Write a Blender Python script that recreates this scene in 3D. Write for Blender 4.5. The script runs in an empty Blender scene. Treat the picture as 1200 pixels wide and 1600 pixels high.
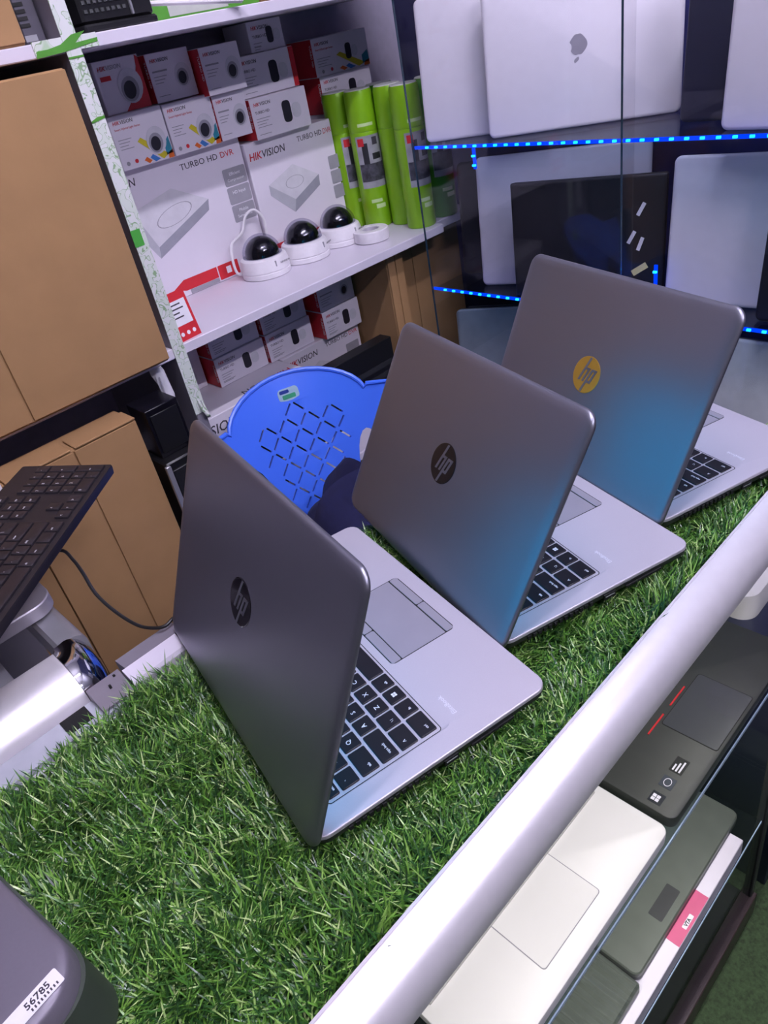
import bpy, bmesh, math, random
import numpy as np
from mathutils import Matrix, Vector
random.seed(7); rng = np.random.default_rng(7)
S = bpy.context.scene; COL = S.collection
# ------------------------------------------------------------------ camera
cam_d = bpy.data.cameras.new('camera'); cam = bpy.data.objects.new('camera', cam_d); COL.objects.link(cam)
CR = ((0.6913, -0.7015, -0.1734), (-0.5039, -0.2960, -0.8114), (0.5179, 0.6483, -0.5581))   # right, down, forward
r_, d_, f_ = (Vector(v).normalized() for v in CR)
cam.matrix_world = Matrix((( r_.x, -d_.x, -f_.x, -0.1226), (r_.y, -d_.y, -f_.y, -0.3200), (r_.z, -d_.z, -f_.z, 0.5204), (0, 0, 0, 1)))
cam_d.sensor_fit = 'VERTICAL'; cam_d.sensor_height = 36.0; cam_d.lens = 1147.0 * 36.0 / 1600.0; cam_d.clip_start = 0.02
S.camera = cam
# ------------------------------------------------------------------ world, lights, exposure
w = bpy.data.worlds.new('world'); S.world = w; w.use_nodes = True
w.node_tree.nodes['Background'].inputs[0].default_value = (0.62, 0.60, 0.80, 1); w.node_tree.nodes['Background'].inputs[1].default_value = 0.10
S.view_settings.view_transform = 'Standard'; S.view_settings.look = 'None'; S.view_settings.gamma = 1.0
S.view_settings.use_curve_mapping = False; S.view_settings.exposure = -0.08
def area(name, loc, target, sx, sy, power, col):
    l = bpy.data.lights.new(name, 'AREA'); l.shape = 'RECTANGLE'; l.size = sx; l.size_y = sy; l.energy = power; l.color = col
    o = bpy.data.objects.new(name, l); COL.objects.link(o); o.location = loc
    o.rotation_euler = (Vector(target) - Vector(loc)).to_track_quat('-Z', 'Y').to_euler(); return o
area('showcase_light', (0.25, -0.085, -0.055), (0.25, -0.092, -0.5), 1.0, 0.018, 1.5, (1.0, 0.97, 0.90))
area('showcase_light', (0.35, -0.100, -0.345), (0.35, -0.100, -0.8), 0.7, 0.010, 2.4, (1.0, 0.97, 0.92))  # added light without a fitting, brightens the lower shelf
LAMPS = [((0.45, -0.12, 1.72), 0.0, 185), ((0.45, -1.35, 1.66), 0.0, 215)]      # ceiling tubes: place, yaw, strength (built with the room below)
# ------------------------------------------------------------------ materials
def lin(c):
    return tuple(((v / 255) / 12.92 if v / 255 <= 0.04045 else ((v / 255 + 0.055) / 1.055) ** 2.4) for v in c[:3]) + (1,)
MATS = {}
def mat(name, col, rough=0.5, metal=0.0, var=0.06, vscale=40, bump=0.0, bscale=300, emit=None, estr=0.0, spec=0.5, coat=0.0):
    if name in MATS: return MATS[name]
    m = bpy.data.materials.new(name); m.use_nodes = True; N = m.node_tree; b = N.nodes['Principled BSDF']
    b.inputs['Roughness'].default_value = rough; b.inputs['Metallic'].default_value = metal
    b.inputs['Specular IOR Level'].default_value = spec; b.inputs['Coat Weight'].default_value = coat
    tc = N.nodes.new('ShaderNodeTexCoord'); nz = N.nodes.new('ShaderNodeTexNoise'); nz.inputs['Scale'].default_value = vscale; nz.inputs['Detail'].default_value = 4
    N.links.new(tc.outputs['Object'], nz.inputs['Vector'])
    cr = N.nodes.new('ShaderNodeValToRGB'); c = lin(col)
    cr.color_ramp.elements[0].position = 0.3; cr.color_ramp.elements[1].position = 0.7
    cr.color_ramp.elements[0].color = tuple(v * (1 - var) for v in c[:3]) + (1,); cr.color_ramp.elements[1].color = tuple(min(1, v * (1 + var)) for v in c[:3]) + (1,)
    N.links.new(nz.outputs['Fac'], cr.inputs['Fac']); N.links.new(cr.outputs['Color'], b.inputs['Base Color'])
    if bump:
        n2 = N.nodes.new('ShaderNodeTexNoise'); n2.inputs['Scale'].default_value = bscale; n2.inputs['Detail'].default_value = 3; N.links.new(tc.outputs['Object'], n2.inputs['Vector'])
        bp = N.nodes.new('ShaderNodeBump'); bp.inputs['Strength'].default_value = bump; bp.inputs['Distance'].default_value = 0.002
        N.links.new(n2.outputs['Fac'], bp.inputs['Height']); N.links.new(bp.outputs['Normal'], b.inputs['Normal'])
    if emit:
        b.inputs['Emission Color'].default_value = lin(emit); b.inputs['Emission Strength'].default_value = estr
    MATS[name] = m; return m
def glass(name, tint=(250, 250, 251), refl=1.0, rough=0.0, base=0.02):
    if name in MATS: return MATS[name]
    m = bpy.data.materials.new(name); m.use_nodes = True; N = m.node_tree; N.nodes.clear()
    o = N.nodes.new('ShaderNodeOutputMaterial'); t = N.nodes.new('ShaderNodeBsdfTransparent'); g = N.nodes.new('ShaderNodeBsdfGlossy'); x = N.nodes.new('ShaderNodeMixShader')
    lw = N.nodes.new('ShaderNodeLayerWeight'); lw.inputs['Blend'].default_value = 0.25; mu = N.nodes.new('ShaderNodeMath'); mu.operation = 'MULTIPLY_ADD'; mu.inputs[1].default_value = 0.22 * refl; mu.inputs[2].default_value = base
    t.inputs['Color'].default_value = lin(tint); g.inputs['Roughness'].default_value = rough; g.inputs['Color'].default_value = (0.9, 0.93, 1, 1)
    N.links.new(lw.outputs['Facing'], mu.inputs[0])
    p = N.nodes.new('ShaderNodeMath'); p.operation = 'POWER'; p.inputs[1].default_value = 3.0
    N.links.new(lw.outputs['Facing'], p.inputs[0]); N.links.new(p.outputs[0], mu.inputs[0])
    N.links.new(mu.outputs[0], x.inputs[0]); N.links.new(t.outputs[0], x.inputs[1]); N.links.new(g.outputs[0], x.inputs[2]); N.links.new(x.outputs[0], o.inputs[0])
    MATS[name] = m; return m
def emis(name, col, s):
    if name in MATS: return MATS[name]
    m = bpy.data.materials.new(name); m.use_nodes = True; N = m.node_tree; N.nodes.clear()
    o = N.nodes.new('ShaderNodeOutputMaterial'); e = N.nodes.new('ShaderNodeEmission'); e.inputs[0].default_value = lin(col); e.inputs[1].default_value = s
    N.links.new(e.outputs[0], o.inputs[0]); MATS[name] = m; return m
SILVER = mat('silver_paint', (190, 184, 194), 0.42, 0.45, 0.02, 900, bump=0.03, bscale=2500)
LIDM = mat('silver_lid', (132, 132, 144), 0.38, 0.84, 0.015, 900, bump=0.02, bscale=2500)
PAD = mat('touchpad_silver', (156, 152, 163), 0.38, 0.45, 0.02)
DARK = mat('dark_plastic', (38, 39, 42), 0.5)
BLACK = mat('black_plastic', (16, 16, 19), 0.42)
KEYM = mat('black_keycap', (15, 14, 22), 0.45, 0, 0.05, spec=0.3)
LEGEND = mat('key_legend_white', (215, 215, 222), 0.6, 0, 0.02)
GAP = mat('gap_black', (10, 10, 12), 0.7)
SCREEN = mat('laptop_screen', (6, 20, 26), 0.25, 0, 0.02, emit=(14, 146, 200), estr=2.5)
CHROME = mat('chrome', (205, 205, 210), 0.08, 1.0, 0.02)
DCHROME = mat('dark_chrome', (84, 82, 88), 0.06, 1.0, 0.02)
EMBLK = mat('emblem_black', (22, 22, 27), 0.2, 0.3, 0.02)
GOLD = mat('emblem_gold', (196, 150, 58), 0.35, 0.6, 0.05)
ALU = mat('anodised_aluminium', (240, 236, 240), 0.36, 0.55, 0.02, 60)
ALUG = mat('grey_aluminium', (165, 165, 170), 0.42, 0.6, 0.03, 60)
WHITEB = mat('white_laminate', (212, 206, 218), 0.32, 0, 0.02, 8)
GREYB = mat('grey_laminate', (128, 124, 134), 0.5, 0, 0.03, 8)
BOXW = mat('white_carton_print', (222, 216, 226), 0.45, 0, 0.02, 12)
BOXS = mat('white_carton_side', (190, 186, 196), 0.5, 0, 0.02, 12)
RED = mat('red_print', (196, 36, 46), 0.5)
INK = mat('dark_ink', (58, 54, 64), 0.6)
GREYINK = mat('grey_ink', (150, 148, 156), 0.6)
WINK = mat('white_ink', (232, 230, 236), 0.6)
ORANGE = mat('orange_print', (226, 108, 40), 0.5); YEL = mat('yellow_print', (205, 190, 40), 0.5); TEAL = mat('teal_print', (40, 130, 150), 0.5); BLU = mat('blue_print', (60, 120, 190), 0.5); GRN = mat('green_print', (74, 140, 44), 0.5)
CARD = mat('brown_cardboard', (156, 120, 80), 0.8, 0, 0.06, 14, bump=0.05, bscale=220)
CARDD = mat('cardboard_inner', (128, 92, 56), 0.85, 0, 0.06, 14)
CHAIR = mat('blue_chair_plastic', (66, 112, 232), 0.32, 0, 0.02, 10)
NAVY = mat('navy_cloth', (17, 18, 58), 0.95, 0, 0.15, 60, bump=0.3, bscale=120)
DOMEW = mat('white_camera_plastic', (226, 222, 226), 0.35)
DOMED = mat('smoked_dome', (14, 14, 17), 0.06, 0, 0.02, coat=1.0)
LIME = mat('lime_can', (132, 186, 28), 0.3, 0.1, 0.04); LIMED = mat('green_can', (64, 140, 36), 0.3, 0.1, 0.04); LIMECAP = mat('pale_cap', (196, 200, 190), 0.4)
LABEL = mat('can_label', (120, 122, 128), 0.5, 0, 0.75, 60)
LEDB = emis('led_blue_strip', (0, 60, 255), 1.4); LEDD = emis('led_blue_diode', (20, 150, 255), 4.5)
GLASS = glass('clear_glass'); GSHELF = glass('glass_shelf_tint', (232, 240, 246), 3.0, 0.03, 0.05)
FILM = glass('plastic_film', (240, 242, 240), 2.0, 0.10, 0.16)
DOMEG = glass('clear_dome', (225, 225, 232), 2.2)
GEDGE = mat('glass_edge', (38, 58, 72), 0.15, 0, 0.05)
def tape_mat():
    m = bpy.data.materials.new('patterned_tape'); m.use_nodes = True; N = m.node_tree; b = N.nodes['Principled BSDF']; b.inputs['Roughness'].default_value = 0.4
    tc = N.nodes.new('ShaderNodeTexCoord'); nz = N.nodes.new('ShaderNodeTexNoise'); nz.inputs['Scale'].default_value = 55; nz.inputs['Detail'].default_value = 1; nz.inputs['Distortion'].default_value = 1.2
    n2 = N.nodes.new('ShaderNodeTexNoise'); n2.inputs['Scale'].default_value = 14
    cr = N.nodes.new('ShaderNodeValToRGB'); el = cr.color_ramp.elements
    el[0].position = 0.0; el[0].color = lin((214, 216, 214)); el[1].position = 1; el[1].color = lin((204, 210, 204))
    for p, c in ((0.475, (214, 216, 214)), (0.49, (132, 164, 122)), (0.51, (140, 170, 128)), (0.525, (206, 214, 204))): e = el.new(p); e.color = lin(c)
    c2 = N.nodes.new('ShaderNodeValToRGB'); c2.color_ramp.elements[0].position = 0.62; c2.color_ramp.elements[1].position = 0.64
    c2.color_ramp.elements[0].color = (0, 0, 0, 1); c2.color_ramp.elements[1].color = (1, 1, 1, 1)
    mx = N.nodes.new('ShaderNodeMix'); mx.data_type = 'RGBA'; mx.inputs[7].default_value = lin((176, 200, 168))
    for n in (nz, n2): N.links.new(tc.outputs['Object'], n.inputs['Vector'])
    N.links.new(nz.outputs['Fac'], cr.inputs['Fac']); N.links.new(n2.outputs['Fac'], c2.inputs['Fac']); N.links.new(c2.outputs['Color'], mx.inputs[0]); N.links.new(cr.outputs['Color'], mx.inputs[6]); N.links.new(mx.outputs[2], b.inputs['Base Color'])
    return m
TAPE = tape_mat()
def grass_mat():
    m = bpy.data.materials.new('artificial_grass_blade'); m.use_nodes = True; N = m.node_tree; b = N.nodes['Principled BSDF']; b.inputs['Roughness'].default_value = 0.30
    g = N.nodes.new('ShaderNodeNewGeometry'); cr = N.nodes.new('ShaderNodeValToRGB'); el = cr.color_ramp.elements
    el[0].position = 0; el[0].color = lin((30, 58, 30)); el[1].position = 1; el[1].color = lin((196, 214, 150))
    for p, c in ((0.30, (44, 86, 36)), (0.65, (82, 130, 46)), (0.88, (120, 164, 70))): e = el.new(p); e.color = lin(c)
    N.links.new(g.outputs['Random Per Island'], cr.inputs['Fac']); N.links.new(cr.outputs['Color'], b.inputs['Base Color'])
    return m
GRASS = grass_mat()
GRASSB = mat('grass_backing', (22, 62, 34), 0.9, 0, 0.2, 120)
CARPET = mat('green_carpet', (52, 70, 40), 0.95, 0, 0.4, 160, bump=0.5, bscale=500)
# ------------------------------------------------------------------ geometry helpers
def rrect(x0, x1, y0, y1, r, n=5):
    r = max(1e-5, min(r, (x1 - x0) / 2 - 1e-5, (y1 - y0) / 2 - 1e-5)); P = []
    for cx, cy, a0 in ((x1 - r, y1 - r, 0), (x0 + r, y1 - r, 90), (x0 + r, y0 + r, 180), (x1 - r, y0 + r, 270)):
        for i in range(n + 1):
            a = math.radians(a0 + 90 * i / n); P.append((cx + r * math.cos(a), cy + r * math.sin(a)))
    return P
class MB:
    def __init__(s): s.v = []; s.f = []
    def add(s, V, F):
        o = len(s.v); s.v += [tuple(p) for p in V]; s.f += [tuple(i + o for i in f) for f in F]; return s
    def box(s, x0, x1, y0, y1, z0, z1):
        return s.add([(x, y, z) for z in (z0, z1) for y in (y0, y1) for x in (x0, x1)], [(0, 2, 3, 1), (4, 5, 7, 6), (0, 1, 5, 4), (2, 6, 7, 3), (0, 4, 6, 2), (1, 3, 7, 5)])
    def loops(s, L, caps=(True, True), close=False):
        n = len(L[0]); V = [p for l in L for p in l]; F = []
        for k in range(len(L) - 1 + (1 if close else 0)):
            a, b = k * n, ((k + 1) % len(L)) * n
            for i in range(n): j = (i + 1) % n; F.append((a + i, a + j, b + j, b + i))
        if caps[0]: F.append(tuple(range(n - 1, -1, -1)))
        if caps[1]: o = (len(L) - 1) * n; F.append(tuple(range(o, o + n)))
        return s.add(V, F)
    def slab(s, x0, x1, y0, y1, r, layers, n=5):      # layers (z, inset)
        return s.loops([[(x, y, z) for x, y in rrect(x0 + i, x1 - i, y0 + i, y1 - i, max(r - i, r * 0.25), n)] for z, i in layers])
    def bbox(s, x0, x1, y0, y1, z0, z1, b=0.0015):    # box with chamfered edges
        return s.slab(x0, x1, y0, y1, b, [(z0, b), (z0 + b, 0), (z1 - b, 0), (z1, b)], 1)
    def prism(s, poly, z0, z1):
        return s.loops([[(x, y, z0) for x, y in poly], [(x, y, z1) for x, y in poly]])
    def lathe(s, prof, n=28, c=(0, 0, 0)):
        return s.loops([[(c[0] + r * math.cos(2 * math.pi * i / n), c[1] + r * math.sin(2 * math.pi * i / n), c[2] + z) for i in range(n)] for r, z in prof])
    def tube(s, pts, r, n=8, closed=False):
        P = [Vector(p) for p in pts]; L = []; up = None
        for i, p in enumerate(P):
            a = P[(i - 1) % len(P)] if (i or closed) else p; b = P[(i + 1) % len(P)] if (i < len(P) - 1 or closed) else p
            t = (b - a).normalized()
            if up is None: up = Vector((0, 0, 1)) if abs(t.z) < 0.9 else Vector((1, 0, 0))
            u = (up - t * up.dot(t)).normalized(); v = t.cross(u); up = u
            rr = r[i] if isinstance(r, (list, tuple)) else r
            L.append([tuple(p + (u * math.cos(2 * math.pi * k / n) + v * math.sin(2 * math.pi * k / n)) * rr) for k in range(n)])
        return s.loops(L, (not closed, not closed), closed)
    def mesh(s, name, m, smooth=True, ang=38):
        me = bpy.data.meshes.new(name); me.from_pydata(s.v, [], s.f)
        bm = bmesh.new(); bm.from_mesh(me); bmesh.ops.recalc_face_normals(bm, faces=bm.faces); bm.to_mesh(me); bm.free()
        me.materials.append(m)
        if smooth:
            me.polygons.foreach_set('use_smooth', [True] * len(me.polygons)); me.set_sharp_from_angle(angle=math.radians(ang))
        return me
    def build(s, name, m, parent=None, mtx=None, smooth=True, ang=38):
        return link(name, s.mesh(name, m, smooth, ang), parent, mtx)
def link(name, me, parent=None, mtx=None):
    o = bpy.data.objects.new(name, me); COL.objects.link(o)
    if parent: o.parent = parent
    if mtx is not None: o.matrix_basis = mtx
    return o
def tag(o, label, cat=None, group=None, kind=None):
    if label: o['label'] = label
    if cat: o['category'] = cat
    if group: o['group'] = group
    if kind: o['kind'] = kind
    return o
def thing(name, label, cat, mtx=None, group=None):
    o = link(name, None, None, mtx); o.empty_display_size = 0.02; return tag(o, label, cat, group)
def struct(o, label, cat='structure'): return tag(o, label, cat, None, 'structure')
def frame(o, x, y, z=None):                 # matrix with given axes at origin o
    x = Vector(x).normalized(); y = Vector(y); y = (y - x * y.dot(x)).normalized(); z = x.cross(y)
    return Matrix(((x.x, y.x, z.x, o[0]), (x.y, y.y, z.y, o[1]), (x.z, y.z, z.z, o[2]), (0, 0, 0, 1)))
def T(x, y, z): return Matrix.Translation((x, y, z))
def Rz(a): return Matrix.Rotation(a, 4, 'Z')
_eval = None
def curve_mesh(splines, ext=0.0, name='outline'):
    cu = bpy.data.curves.new(name, 'CURVE'); cu.dimensions = '2D'; cu.fill_mode = 'BOTH'; cu.extrude = ext
    for P in splines:
        sp = cu.splines.new('POLY'); sp.points.add(len(P) - 1); sp.use_cyclic_u = True
        for q, (x, y) in zip(sp.points, P): q.co = (x, y, 0, 1)
    o = bpy.data.objects.new(name, cu); me = bpy.data.meshes.new_from_object(o); bpy.data.objects.remove(o); bpy.data.curves.remove(cu); return me
TXT = {}
def text_mesh(s, size, m, shear=0.0, bold=0.0, sx=1.0, align='LEFT'):
    k = (s, size, m.name, shear, bold, sx, align)
    if k in TXT: return TXT[k]
    cu = bpy.data.curves.new('lettering', 'FONT'); cu.body = s; cu.size = size; cu.shear = shear; cu.offset = bold; cu.extrude = 0.00012; cu.resolution_u = 2
    cu.align_x = align
    o = bpy.data.objects.new('lettering', cu); me = bpy.data.meshes.new_from_object(o); bpy.data.objects.remove(o); bpy.data.curves.remove(cu)
    if sx != 1.0: me.transform(Matrix.Diagonal((sx, 1, 1, 1)))
    me.materials.clear(); me.materials.append(m); wd = max((v.co.x for v in me.vertices), default=0); TXT[k] = (me, wd); return TXT[k]
def text(s, size, m, parent, mtx, name='lettering', fit=None, **kw):
    if fit: kw['sx'] = fit / text_mesh(s, size, m, **kw)[1]
    me, wd = text_mesh(s, size, m, **kw); link(name, me, parent, mtx); return wd
FRONT = lambda x, z, y=-0.0004: frame((x, y, z), (1, 0, 0), (0, 0, 1))      # a frame on a face that looks to -Y
LEFTF = lambda y, z, x=-0.0004: frame((x, y, z), (0, -1, 0), (0, 0, 1))     # a frame on a face that looks to -X
def patch(name, m, parent, mtx, poly, th=0.0003):
    return MB().prism(poly, 0, th).build(name, m, parent, mtx, smooth=False)
def rectp(x0, x1, y0, y1): return [(x0, y0), (x1, y0), (x1, y1), (x0, y1)]
def ell(cx, cy, rx, ry, n=20, a0=0.0): return [(cx + rx * math.cos(2 * math.pi * i / n) * math.cos(a0) - ry * math.sin(2 * math.pi * i / n) * math.sin(a0), cy + rx * math.cos(2 * math.pi * i / n) * math.sin(a0) + ry * math.sin(2 * math.pi * i / n) * math.cos(a0)) for i in range(n)]
# ------------------------------------------------------------------ the setting
ZF = -1.06
fl = MB().box(-2.2, 1.75, -2.4, 1.75, ZF - 0.05, ZF).build('floor', CARPET, smooth=False); struct(fl, 'green carpeted shop floor')
wb_ = MB().box(-2.2, 1.75, 1.36, 1.42, ZF, 1.95).build('wall_back', mat('wall_paint_grey', (150, 146, 158), 0.8, 0, 0.03, 6), smooth=False); struct(wb_, 'pale grey wall behind the white shelves')
wr_ = MB().box(1.62, 1.68, -2.4, 1.36, ZF, 1.95).build('wall_right', mat('wall_paint_navy', (40, 42, 78), 0.8, 0, 0.05, 6), smooth=False); struct(wr_, 'dark wall behind the glass cabinet')
cl_ = MB().box(-2.2, 1.75, -2.4, 1.42, 1.95, 2.0).build('ceiling', mat('ceiling_white', (225, 222, 228), 0.8, 0, 0.02, 6), smooth=False); struct(cl_, 'white shop ceiling')
for i, (lp, yaw, st_) in enumerate(LAMPS):
    t = thing('ceiling_lamp', ('white tube lamp hanging over the counter', 'white tube lamp hanging over the customer side')[i], 'lamp', T(*lp) @ Rz(yaw), 'ceiling tube lamps')
    MB().tube([(-0.6, 0, 0), (0.6, 0, 0)], 0.018, 12).build('tube', emis('lamp_tube_%d' % i, (238, 232, 255), st_), t)
    MB().bbox(-0.63, 0.63, -0.03, 0.03, 0.03, 0.06).build('housing', WHITEB, t)
    for x in (-0.615, 0.605): MB().bbox(x, x + 0.012, -0.02, 0.02, -0.02, 0.0298).build('end_cap', WHITEB, t)
    for x in (-0.4, 0.4): MB().tube([(x, 0, 0.0602), (x, 0, 1.95 - lp[2])], 0.004, 6).build('hanger', ALUG, t)
# ------------------------------------------------------------------ front showcase counter
X0, X1, XE = -0.75, 0.76, 0.73
YR, YF, YB = -0.080, -0.121, 0.292
sc = thing('display_showcase', 'glass display counter with rounded aluminium rail, topped with artificial grass', 'showcase', T(0, 0, ZF))
Tz = lambda z: z - ZF
def inz(mb): mb.v = [(x, y, z - ZF) for x, y, z in mb.v]; return mb
inz(MB().bbox(X0, X1, YR, 0.296, -0.045, -0.0175)).build('top_board', WHITEB, sc)
prof = [(YR, -0.04), (YR, 0.0040), (YR - 0.0022, 0.0042), (YR - 0.0024, 0.0030), (YR - 0.0029, 0.0030), (YR - 0.0031, 0.0045)]
for i in range(13):
    a = math.radians(90 * i / 12); prof.append((-0.084 - 0.0335 * math.sin(a), -0.0290 + 0.0335 * math.cos(a)))
prof += [(-0.1175, -0.0335), (-0.1120, -0.0335), (-0.1120, -0.04)]
inz(MB().loops([[(x, y, z) for y, z in prof] for x in (X0, X1)])).build('rail', ALU, sc, ang=50)
bprof = [(0.2985, -0.045), (0.2985, -0.004), (0.301, 0.0), (0.322, 0.004), (0.3225, -0.0445)]
inz(MB().loops([[(x, y, z) for y, z in ((0.3227, -0.045), (0.3227, 0.0038), (0.350, -0.002), (0.350, -0.045))] for x in (0.006, 0.078)])).build('back_rail_slope', GREYB, sc, ang=20)  # same rail in darker grey: shading of the slope put into its colour
inz(MB().loops([[(x, y, z) for y, z in bprof] for x in (0.002, 0.068)])).build('back_rail', WHITEB, sc, ang=20)
inz(MB().loops([[(x, y, z) for y, z in ((0.2965, -0.045), (0.2965, -0.012), (0.330, -0.012), (0.330, -0.045))] for x in (X0, 0.0015)])).build('back_ledge', mat('ledge_grey', (176, 178, 188), 0.45), sc, smooth=False)
inz(MB().box(-0.073, -0.045, 0.305, 0.3295, -0.0118, -0.0114)).build('ledge_cutout', GAP, sc, smooth=False)
inz(MB().box(X0, XE - 0.012, -0.1172, -0.1142, -0.985, -0.0345)).build('front_glass', GLASS, sc, smooth=False)
inz(MB().box(XE - 0.004, XE, -0.105, 0.28, -0.985, -0.046)).build('side_glass', GLASS, sc, smooth=False)
inz(MB().bbox(XE - 0.012, XE + 0.004, -0.1200, -0.104, -1.0, -0.037)).build('corner_post', DARK, sc)
inz(MB().bbox(X0, XE + 0.004, -0.126, -0.10, -1.05, -0.985)).build('base_frame', mat('dark_wood_frame', (58, 46, 44), 0.35, 0, 0.1), sc)
inz(MB().bbox(X0, XE, -0.099, 0.29, -1.04, -1.0)).build('base_board', mat('dark_floor_board', (44, 46, 42), 0.5), sc)
inz(MB().box(X0, XE - 0.005, 0.281, 0.293, -0.999, -0.046)).build('back_panel', mat('dark_back_panel', (66, 68, 70), 0.6), sc, smooth=False)
for z in (-0.325, -0.735):
    g = inz(MB().box(X0, XE - 0.013, -0.1122, 0.28, z - 0.006, z)).build('glass_shelf', GSHELF, sc, smooth=False)
    inz(MB().box(X0, XE - 0.013, -0.1138, -0.1124, z - 0.006, z)).build('shelf_edge', mat('pale_glass_edge', (190, 214, 236), 0.2), g, smooth=False)
# ------------------------------------------------------------------ laptops on the counter
LW, LD, LH = 0.338, 0.237, 0.2415
KEYMESH = {}
def key_mesh(wd, dp, m=KEYM):
    k = (round(wd, 5), round(dp, 5), m.name)
    if k not in KEYMESH:
        KEYMESH[k] = MB().slab(-dp / 2, dp / 2, -wd / 2, wd / 2, 0.0013, [(0, 0), (0.0010, 0.0001), (0.0014, 0.0006)], 2).mesh('key', m)
    return KEYMESH[k]
U = 0.0192
LROWS = [(0.127, 0.0166, [('ctrl', 1.4), ('fn', 1), ('#win', 1), ('alt', 1), ('', 5.5), ('alt gr', 1), ('ctrl', 1.1), ('<', 1), ('^', 1), ('>', 1)]),
         (0.1076, 0.0166, [('^', 1.35), ('\\ |', 1)] + [(c, 1) for c in 'ZXCVBNM,./'] + [('shift', 2.65)]),
         (0.0882, 0.0166, [('caps lock', 1.85)] + [(c, 1) for c in "ASDFGHJKL;'#"] + [('', 1.15)]),
         (0.0688, 0.0166, [('tab', 1.5)] + [(c, 1) for c in 'QWERTYUIOP[]'] + [('enter', 1.5)]),
         (0.0494, 0.0166, [('`', 1)] + [(c, 1) for c in '1234567890-='] + [('backspace', 2)]),
         (0.0335, 0.0105, [('esc', 15 / 16)] + [('f%d' % i, 15 / 16) for i in range(1, 13)] + [('ins', 15 / 16), ('prt', 15 / 16), ('del', 15 / 16)])]
def emblem(parent, mtx, R, m, lm):
    e = MB().lathe([(R * 1.03, 0), (R * 1.03, 0.0003), (R, 0.0005), (R * 0.98, 0.0005)], 40).build('emblem', m, parent, mtx)
    sh = 0.36; L = MB()
    def st(x0, x1, y0, y1): L.prism([((x + sh * y) * R, y * R) for x, y in ((x0, y0), (x1, y0), (x1, y1), (x0, y1))], 0.0004, 0.0009)
    st(-0.40, -0.25, -0.40, 0.97); st(-0.25, 0.0, 0.27, 0.40); st(-0.08, 0.06, -0.40, 0.40)
    st(0.17, 0.32, -0.97, 0.40); st(0.32, 0.56, 0.27, 0.40); st(0.45, 0.60, -0.40, 0.40); st(0.32, 0.50, -0.40, -0.27)
    L.build('emblem_letters', lm, e, smooth=False); return e
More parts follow.
